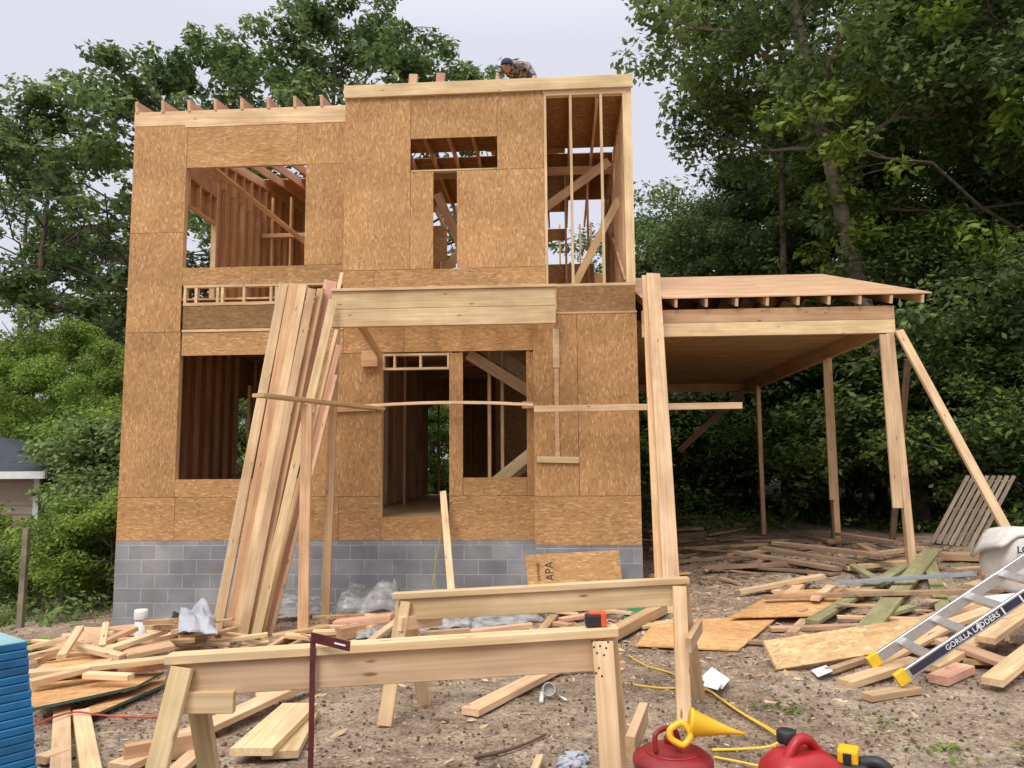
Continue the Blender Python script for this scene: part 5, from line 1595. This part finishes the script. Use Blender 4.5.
plant('bush', -7.9, 14.0, .55, .7, LEAF_B, 'low bush behind the old fence post', 'bush', group=GLB)
plant('bush2', -7.1, 13.2, .62, 1.9, LEAF_B, 'bush nearest the left corner of the block wall', 'bush', group=GLB)
plant('bush', -7.6, 16.2, 1.05, 2.9, LEAF_A, 'tall bush behind the one nearest the block wall', 'bush', group=GLB)
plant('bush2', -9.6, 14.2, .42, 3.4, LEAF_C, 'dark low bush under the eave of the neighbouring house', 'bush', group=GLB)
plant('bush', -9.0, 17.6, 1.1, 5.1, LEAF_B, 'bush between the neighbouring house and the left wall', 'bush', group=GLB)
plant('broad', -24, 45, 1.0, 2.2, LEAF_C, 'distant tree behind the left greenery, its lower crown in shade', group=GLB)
plant('dense', -20, 32, .7, 1.2, LEAF_A, 'mid height tree filling the left edge below the crowns', group=GLB)
plant('dense', -13, 33, .75, 2.9, LEAF_A, 'mid height tree in the shade behind the left corner', group=GLB)
plant('dense', -2.6, 24.5, .36, 1.9, LEAF_B, 'leafy small tree seen through the open doorway', group=GLB)
plant('bush', -4.6, 23.5, 1.0, 1.1, LEAF_B, 'bush seen through the doorway beside the leafy small tree', 'bush', group=GLB)
# the wood at the right
GRT = 'trees of the wood at the right'
vt = grow(91, 20, 4.1, .47, 26, lean_=(-2.6, .5), leaf=.10, per=125, sub=7, clump_r=.8, gap=.12, trunk_r=.27, vine=60)
PROTO['leaner'] = vt
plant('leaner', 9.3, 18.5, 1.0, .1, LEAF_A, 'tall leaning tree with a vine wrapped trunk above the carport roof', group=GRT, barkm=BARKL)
plant('slim', 7.2, 20.5, .95, 1.0, LEAF_A, 'slender tree left of the leaning one, its trunk in shade', group=GRT)
plant('sparse', 5.9, 26.5, .95, .6, LEAF_A, 'thin leaved tree right of the tower with sky showing through', group=GRT)
plant('sparse', 4.6, 31, .95, 3.6, LEAF_A, 'thin leaved tree seen just past the tower corner', group=GRT)
for i, (x, y, k, s_, rz, lm, lb) in enumerate([
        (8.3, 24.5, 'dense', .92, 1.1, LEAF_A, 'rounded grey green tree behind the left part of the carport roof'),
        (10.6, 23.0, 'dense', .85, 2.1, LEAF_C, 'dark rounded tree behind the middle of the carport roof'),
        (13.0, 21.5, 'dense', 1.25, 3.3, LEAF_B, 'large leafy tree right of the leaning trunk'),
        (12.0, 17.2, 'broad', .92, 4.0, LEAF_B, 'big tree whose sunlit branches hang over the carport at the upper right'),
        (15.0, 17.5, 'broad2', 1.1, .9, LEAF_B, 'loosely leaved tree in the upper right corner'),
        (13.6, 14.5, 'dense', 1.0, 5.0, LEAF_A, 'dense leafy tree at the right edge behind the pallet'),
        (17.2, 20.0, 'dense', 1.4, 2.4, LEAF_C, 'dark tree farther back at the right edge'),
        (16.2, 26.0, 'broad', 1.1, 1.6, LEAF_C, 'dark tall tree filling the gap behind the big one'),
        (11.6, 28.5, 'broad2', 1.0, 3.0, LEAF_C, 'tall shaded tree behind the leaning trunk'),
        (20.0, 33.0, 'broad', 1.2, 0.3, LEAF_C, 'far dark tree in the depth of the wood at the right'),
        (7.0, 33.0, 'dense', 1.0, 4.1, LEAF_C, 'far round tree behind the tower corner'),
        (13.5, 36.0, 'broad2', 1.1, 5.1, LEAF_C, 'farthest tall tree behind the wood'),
        ]):
    plant(k, x, y, s_, rz, lm, lb, group=GRT)
GU = 'undergrowth bushes behind the carport'
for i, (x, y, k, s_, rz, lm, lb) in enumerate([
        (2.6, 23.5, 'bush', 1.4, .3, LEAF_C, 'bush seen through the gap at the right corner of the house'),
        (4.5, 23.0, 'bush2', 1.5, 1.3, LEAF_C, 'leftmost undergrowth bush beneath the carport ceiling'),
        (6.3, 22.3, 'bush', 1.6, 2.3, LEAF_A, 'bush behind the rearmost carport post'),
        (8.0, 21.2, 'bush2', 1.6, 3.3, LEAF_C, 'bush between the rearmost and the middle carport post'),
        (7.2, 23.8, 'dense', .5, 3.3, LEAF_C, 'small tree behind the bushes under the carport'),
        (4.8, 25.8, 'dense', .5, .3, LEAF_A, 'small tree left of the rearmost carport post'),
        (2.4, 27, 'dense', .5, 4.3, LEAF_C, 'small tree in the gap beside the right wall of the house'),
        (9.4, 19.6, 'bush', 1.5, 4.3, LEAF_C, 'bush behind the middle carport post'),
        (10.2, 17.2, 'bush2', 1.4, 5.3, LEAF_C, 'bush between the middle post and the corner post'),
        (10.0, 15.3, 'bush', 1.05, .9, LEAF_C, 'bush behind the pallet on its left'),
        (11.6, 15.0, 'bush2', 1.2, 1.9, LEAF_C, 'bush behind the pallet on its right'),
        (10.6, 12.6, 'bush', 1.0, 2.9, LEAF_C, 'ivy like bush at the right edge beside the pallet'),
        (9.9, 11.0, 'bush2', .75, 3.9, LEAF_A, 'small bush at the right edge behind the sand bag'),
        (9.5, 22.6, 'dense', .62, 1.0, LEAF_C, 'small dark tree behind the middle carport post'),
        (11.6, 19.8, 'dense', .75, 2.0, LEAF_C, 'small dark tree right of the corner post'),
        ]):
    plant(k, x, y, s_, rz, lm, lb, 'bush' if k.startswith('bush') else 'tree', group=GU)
# ground cover under the bushes and trees
def cover(name, pts, leafm, size, rng):
    cl = []
    for (x, y, r, n) in pts:
        cl.append((Vector((x, y, gz(x, y)+.08)), r, n))
    tag(link(name, leaves_mesh(name, cl, size, rng), leafm), kind='stuff')
rg = random.Random(77)
cover('ground_cover', [(rg.uniform(-16, -6.3), rg.uniform(11.9, 22), rg.uniform(.25, .65), 75) for i in range(330)], LEAF_A, .055, rg)
cover('ivy_ground_cover', [(rg.uniform(0.5, 15), max(17.5, 23.0-rg.random()**2*6), rg.uniform(.3, .8), 70) for i in range(330)] + [(rg.uniform(8.3, 15), rg.uniform(11.5, 19), rg.uniform(.3, .8), 70) for i in range(240)], LEAF_C, .06, rg)
# a far wood that reads as one mass behind everything
def far_wood():
    rng = random.Random(9); clumps = []
    for i in range(520):
        x = rng.uniform(-75, 75); y = rng.uniform(56, 70)
        top = 8.5+2.5*noise.noise(Vector((x*.08, 0, 0)))+(3 if x > 5 else 0)
        clumps.append((Vector((x, y, rng.uniform(-1, 1)*top*.5+top*.45-1.5)), 2.2, 60))
    me = leaves_mesh('far_wood', clumps, .42, rng)
    tag(link('far_wood', me, LEAF_A), kind='stuff')
far_wood()

# ------------------------------------------------------------------ the left edge: neighbour's house, fence, posts
nh = empty('neighbour_house', (-14.6, 18.5, gz(-14.6, 18.5)), 0)
tag(nh, 'low neighbouring house with a dark shingle roof and tan siding at the left edge', 'house')
SHING = plain('dark_shingles', (0.045, 0.052, 0.065), 0.9, noise_amt=0.35, scale=9)
SIDE = plain('tan_siding', (0.42, 0.32, 0.25), 0.8, noise_amt=0.1)
TRIM = plain('white_trim', (0.72, 0.72, 0.70), 0.6, noise_amt=0.06)
zb = nh.location.z
ez = at(45, 471, 16.5).z-zb
ec = at(45, 478, 16.5)
ex_ = ec.x+14.6
wall = box('wall', -6, ex_-0.45, -1.5, 3, 0, ez-0.02, SIDE, nh)
for k in range(9):
    box('siding_board', -6, ex_-0.44, -1.515, -1.502, ez-0.14-k*0.2, ez-0.03-k*0.2-.0, SIDE, nh)
vs = [(-7, -2.0, ez), (ex_, -2.0, ez), (ex_-2.9, 0.9, ez+0.85), (-7, 0.9, ez+0.85), (ex_, 3.8, ez), (-7, 3.8, ez)]
vs += [(a, b_, c-0.12) for a, b_, c in vs]
link('roof', mesh_from('roof', vs, [(0, 1, 2, 3), (1, 4, 2), (2, 4, 5, 3), (0, 6, 7, 1), (1, 7, 10, 4), (6, 8, 7), (6, 9, 8), (7, 8, 10), (0, 3, 9, 6), (8, 9, 11, 10), (3, 5, 11, 9), (4, 10, 11, 5)]), SHING, nh)
box('fascia', -7, ex_+0.01, -2.03, -2.003, ez-0.16, ez-0.005, TRIM, nh)
box('fascia', ex_+0.002, ex_+0.03, -2.0, 3.8, ez-0.16, ez-0.005, TRIM, nh)
box('corner_trim', ex_-0.52, ex_-0.40, -1.53, -1.43, 0.0, ez-0.13, TRIM, nh)
GREYW = plain('grey_post_wood', (0.22, 0.19, 0.13), 0.9, noise_amt=0.4, scale=5)
for (px, py, py1, w, lb) in [(20, 628, 528, .085, 'old grey fence post standing in front of the left bushes')]:
    p = on_ground(px, py)
    topz = at(px, py1, p.y).z
    bar('fence_post', p-Vector((0, 0, .1)), Vector((p.x+.02, p.y, topz)), w, w, GREYW, up=(0, -1, 0), label=lb, cat='post')
fn_ = empty('board_fence', tuple(on_ground(104, 600)+Vector((0, 2.6, 0))))
tag(fn_, 'dark brown board fence half hidden behind the left corner of the house', 'fence')
fz = 1.35
for k in range(11):
    box('fence_board', -0.9+k*0.15, -0.9+k*0.15+0.14, 0, 0.02, 0, fz, GREYW, fn_)
box('fence_rail', -0.95, 0.8, 0.022, 0.06, 0.9, 0.99, GREYW, fn_)
box('fence_rail', -0.95, 0.8, 0.022, 0.06, 0.25, 0.34, GREYW, fn_)

# ------------------------------------------------------------------ people
SKIN = plain('skin', (0.50, 0.29, 0.20), 0.6, noise_amt=0.1)
def figure(name, joints, edges, mats, matof, label, head=None):
    me = bpy.data.meshes.new(name)
    names = list(joints)
    me.from_pydata([tuple(joints[n][0]) for n in names], [(names.index(a), names.index(b)) for a, b in edges], [])
    o = bpy.data.objects.new(name, me); COL.objects.link(o)
    sk = o.modifiers.new('skin', 'SKIN'); sk.use_smooth_shade = True
    ss = o.modifiers.new('sub', 'SUBSURF'); ss.levels = 1; ss.render_levels = 1
    if not me.skin_vertices: me.skin_vertices.new()
    for i, n in enumerate(names):
        r = joints[n][1]
        me.skin_vertices[0].data[i].radius = r if isinstance(r, tuple) else (r, r)
        me.skin_vertices[0].data[i].use_root = (n == 'pelvis')
    bpy.context.view_layer.update()
    dg = bpy.context.evaluated_depsgraph_get()
    m2 = bpy.data.meshes.new_from_object(o.evaluated_get(dg))
    o.modifiers.clear(); o.data = m2
    for m_ in mats: m2.materials.append(m_)
    P = {n: Vector(joints[n][0]) for n in names}
    for p in m2.polygons:
        p.use_smooth = True
        c = p.center; best = min(edges, key=lambda e: ((P[e[0]]+P[e[1]])/2-c).length - (P[e[0]]-P[e[1]]).length*.25)
        p.material_index = matof(best, c)
    tag(o, label, 'person')
    return o
def hand(joints, edges, wrist, pos, dirv, side, s_='L'):
    """palm with five fingers as their own short chains"""
    d = Vector(dirv).normalized(); sd_ = Vector(side).normalized()
    pal_ = Vector(pos)
    joints['palm'+s_] = (pal_, (.036, .018)); edges.append((wrist, 'palm'+s_))
    for i, (off_, ln_) in enumerate(((-.03, .065), (-.01, .078), (.012, .074), (.032, .058))):
        a = pal_+sd_*off_+d*.045; b = a+d*ln_*.5; c = b+d*ln_*.4+Vector((0, 0, -.02))
        joints[f'f{s_}{i}a'] = (a, .010); joints[f'f{s_}{i}b'] = (b, .009); joints[f'f{s_}{i}c'] = (c, .008)
        edges += [('palm'+s_, f'f{s_}{i}a'), (f'f{s_}{i}a', f'f{s_}{i}b'), (f'f{s_}{i}b', f'f{s_}{i}c')]
    a = pal_-sd_*.05+d*.0; b = a-sd_*.02+d*.035
    joints['t'+s_+'a'] = (a, .011); joints['t'+s_+'b'] = (b, .009)
    edges += [('palm'+s_, 't'+s_+'a'), ('t'+s_+'a', 't'+s_+'b')]
SHIRT = plain('mustard_shirt', (0.30, 0.17, 0.06), 0.85, noise_amt=0.2)
TROU = plain('dark_trousers', (0.02, 0.022, 0.03), 0.85, noise_amt=0.2)
BOOT = plain('brown_boots', (0.10, 0.055, 0.03), 0.8)
def q_(x, y, z): return O+Vector((x, y, z))
def cap(parent, c, r, mat, brim=None, name='cap', tilt=None):
    prof = [(r*1.04, 0), (r*1.05, r*.15), (r*.98, r*.45), (r*.75, r*.82), (r*.38, r*1.02), (0, r*1.08)]
    m = Matrix.Translation(c)
    if tilt is not None: m = m @ tilt
    o = link(name, lathe_mesh(name, prof, 20), mat, parent, m)
    if brim:
        b = rbox('brim', 0, r*1.35, 0.01, r*1.5, r*1.1, 0.012, 0.005, mat, parent)
        b.matrix_local = m @ Matrix.Translation((0, r*1.3, 0.008))
    return o
# roofer crouching behind the parapet
CAMO, _, N5, L5, b5 = new_mat('camouflage_cloth')
v5 = mapping(N5, L5, (16, 16, 16)); n5 = N5.new('ShaderNodeTexNoise'); n5.inputs['Scale'].default_value = 1; n5.inputs['Detail'].default_value = 3
L5.new(v5, n5.inputs['Vector'])
r5 = ramp(N5, [(0, (0.05, 0.05, 0.05)), (.44, (0.10, 0.09, 0.08)), (.5, (0.42, 0.36, 0.30)), (.57, (0.20, 0.17, 0.14))]); r5.color_ramp.interpolation = 'CONSTANT'
L5.new(n5.outputs['Fac'], r5.inputs[0]); L5.new(r5.outputs[0], b5.inputs['Base Color']); b5.inputs['Roughness'].default_value = .9
NAVYC = plain('navy_cloth', (0.035, 0.055, 0.085), 0.9, noise_amt=0.2)
O = H(5.78, 1.35, 7.36)
J = {'pelvis': (q_(.16, .25, .62), (.17, .15)), 'waist': (q_(.12, .10, .84), (.19, .16)), 'chest': (q_(-.04, -.10, .87), (.24, .17)), 'neckb': (q_(-.12, -.24, .82), (.08, .08)),
     'neck': (q_(-.15, -.28, .80), .055), 'jaw': (q_(-.15, -.34, .66), (.066, .075)), 'skull': (q_(-.14, -.36, .73), (.082, .09)), 'crown': (q_(-.14, -.37, .78), .06), 'nose': (q_(-.17, -.45, .66), .014),
     'shL': (q_(-.24, -.14, .84), .07), 'elL': (q_(-.30, -.30, .55), .046), 'wrL': (q_(-.25, -.42, .30), .030),
     'shR': (q_(.20, -.18, .82), .07), 'elR': (q_(.32, -.30, .55), .046), 'wrR': (q_(.22, -.44, .30), .030),
     'hipL': (q_(.05, .22, .55), .10), 'knL': (q_(-.10, -.05, .16), .07), 'anL': (q_(-.08, .36, .08), .05), 'toL': (q_(-.08, .52, .05), .04),
     'hipR': (q_(.28, .22, .55), .10), 'knR': (q_(.34, -.08, .16), .07), 'anR': (q_(.34, .34, .08), .05), 'toR': (q_(.34, .50, .05), .04)}
Ed = [('pelvis', 'waist'), ('waist', 'chest'), ('chest', 'neckb'), ('neckb', 'neck'), ('neck', 'jaw'), ('jaw', 'skull'), ('skull', 'crown'), ('skull', 'nose'), ('chest', 'shL'), ('shL', 'elL'), ('elL', 'wrL'),
      ('chest', 'shR'), ('shR', 'elR'), ('elR', 'wrR'), ('pelvis', 'hipL'), ('hipL', 'knL'), ('knL', 'anL'), ('anL', 'toL'), ('pelvis', 'hipR'), ('hipR', 'knR'), ('knR', 'anR'), ('anR', 'toR')]
hand(J, Ed, 'wrL', q_(-.24, -.46, .23), (0, -.2, -1), (1, 0, 0), 'L')
hand(J, Ed, 'wrR', q_(.21, -.48, .23), (0, -.2, -1), (-1, 0, 0), 'R')
def mo2(e, c):
    s_ = ''.join(e)
    if 'an' in s_ and 'to' in s_: return 3
    if 'kn' in s_ or 'hip' in s_: return 2
    if 'waist' in s_ or 'pelvis' in s_: return 4
    if 'sh' in s_ or 'chest' in s_: return 4 if c.z > O.z+.90 else 1
    return 0
pers2 = figure('person', J, Ed, [SKIN, CAMO, CAMO, BOOT, NAVYC], mo2, 'person crouching on the tower roof behind the parapet in a dark cap and camouflage clothes')
cap(pers2, q_(-.14, -.365, .74), .098, NAVYC, True, tilt=Matrix.Rotation(PI, 4, 'Z') @ Matrix.Rotation(-.35, 4, 'X'))
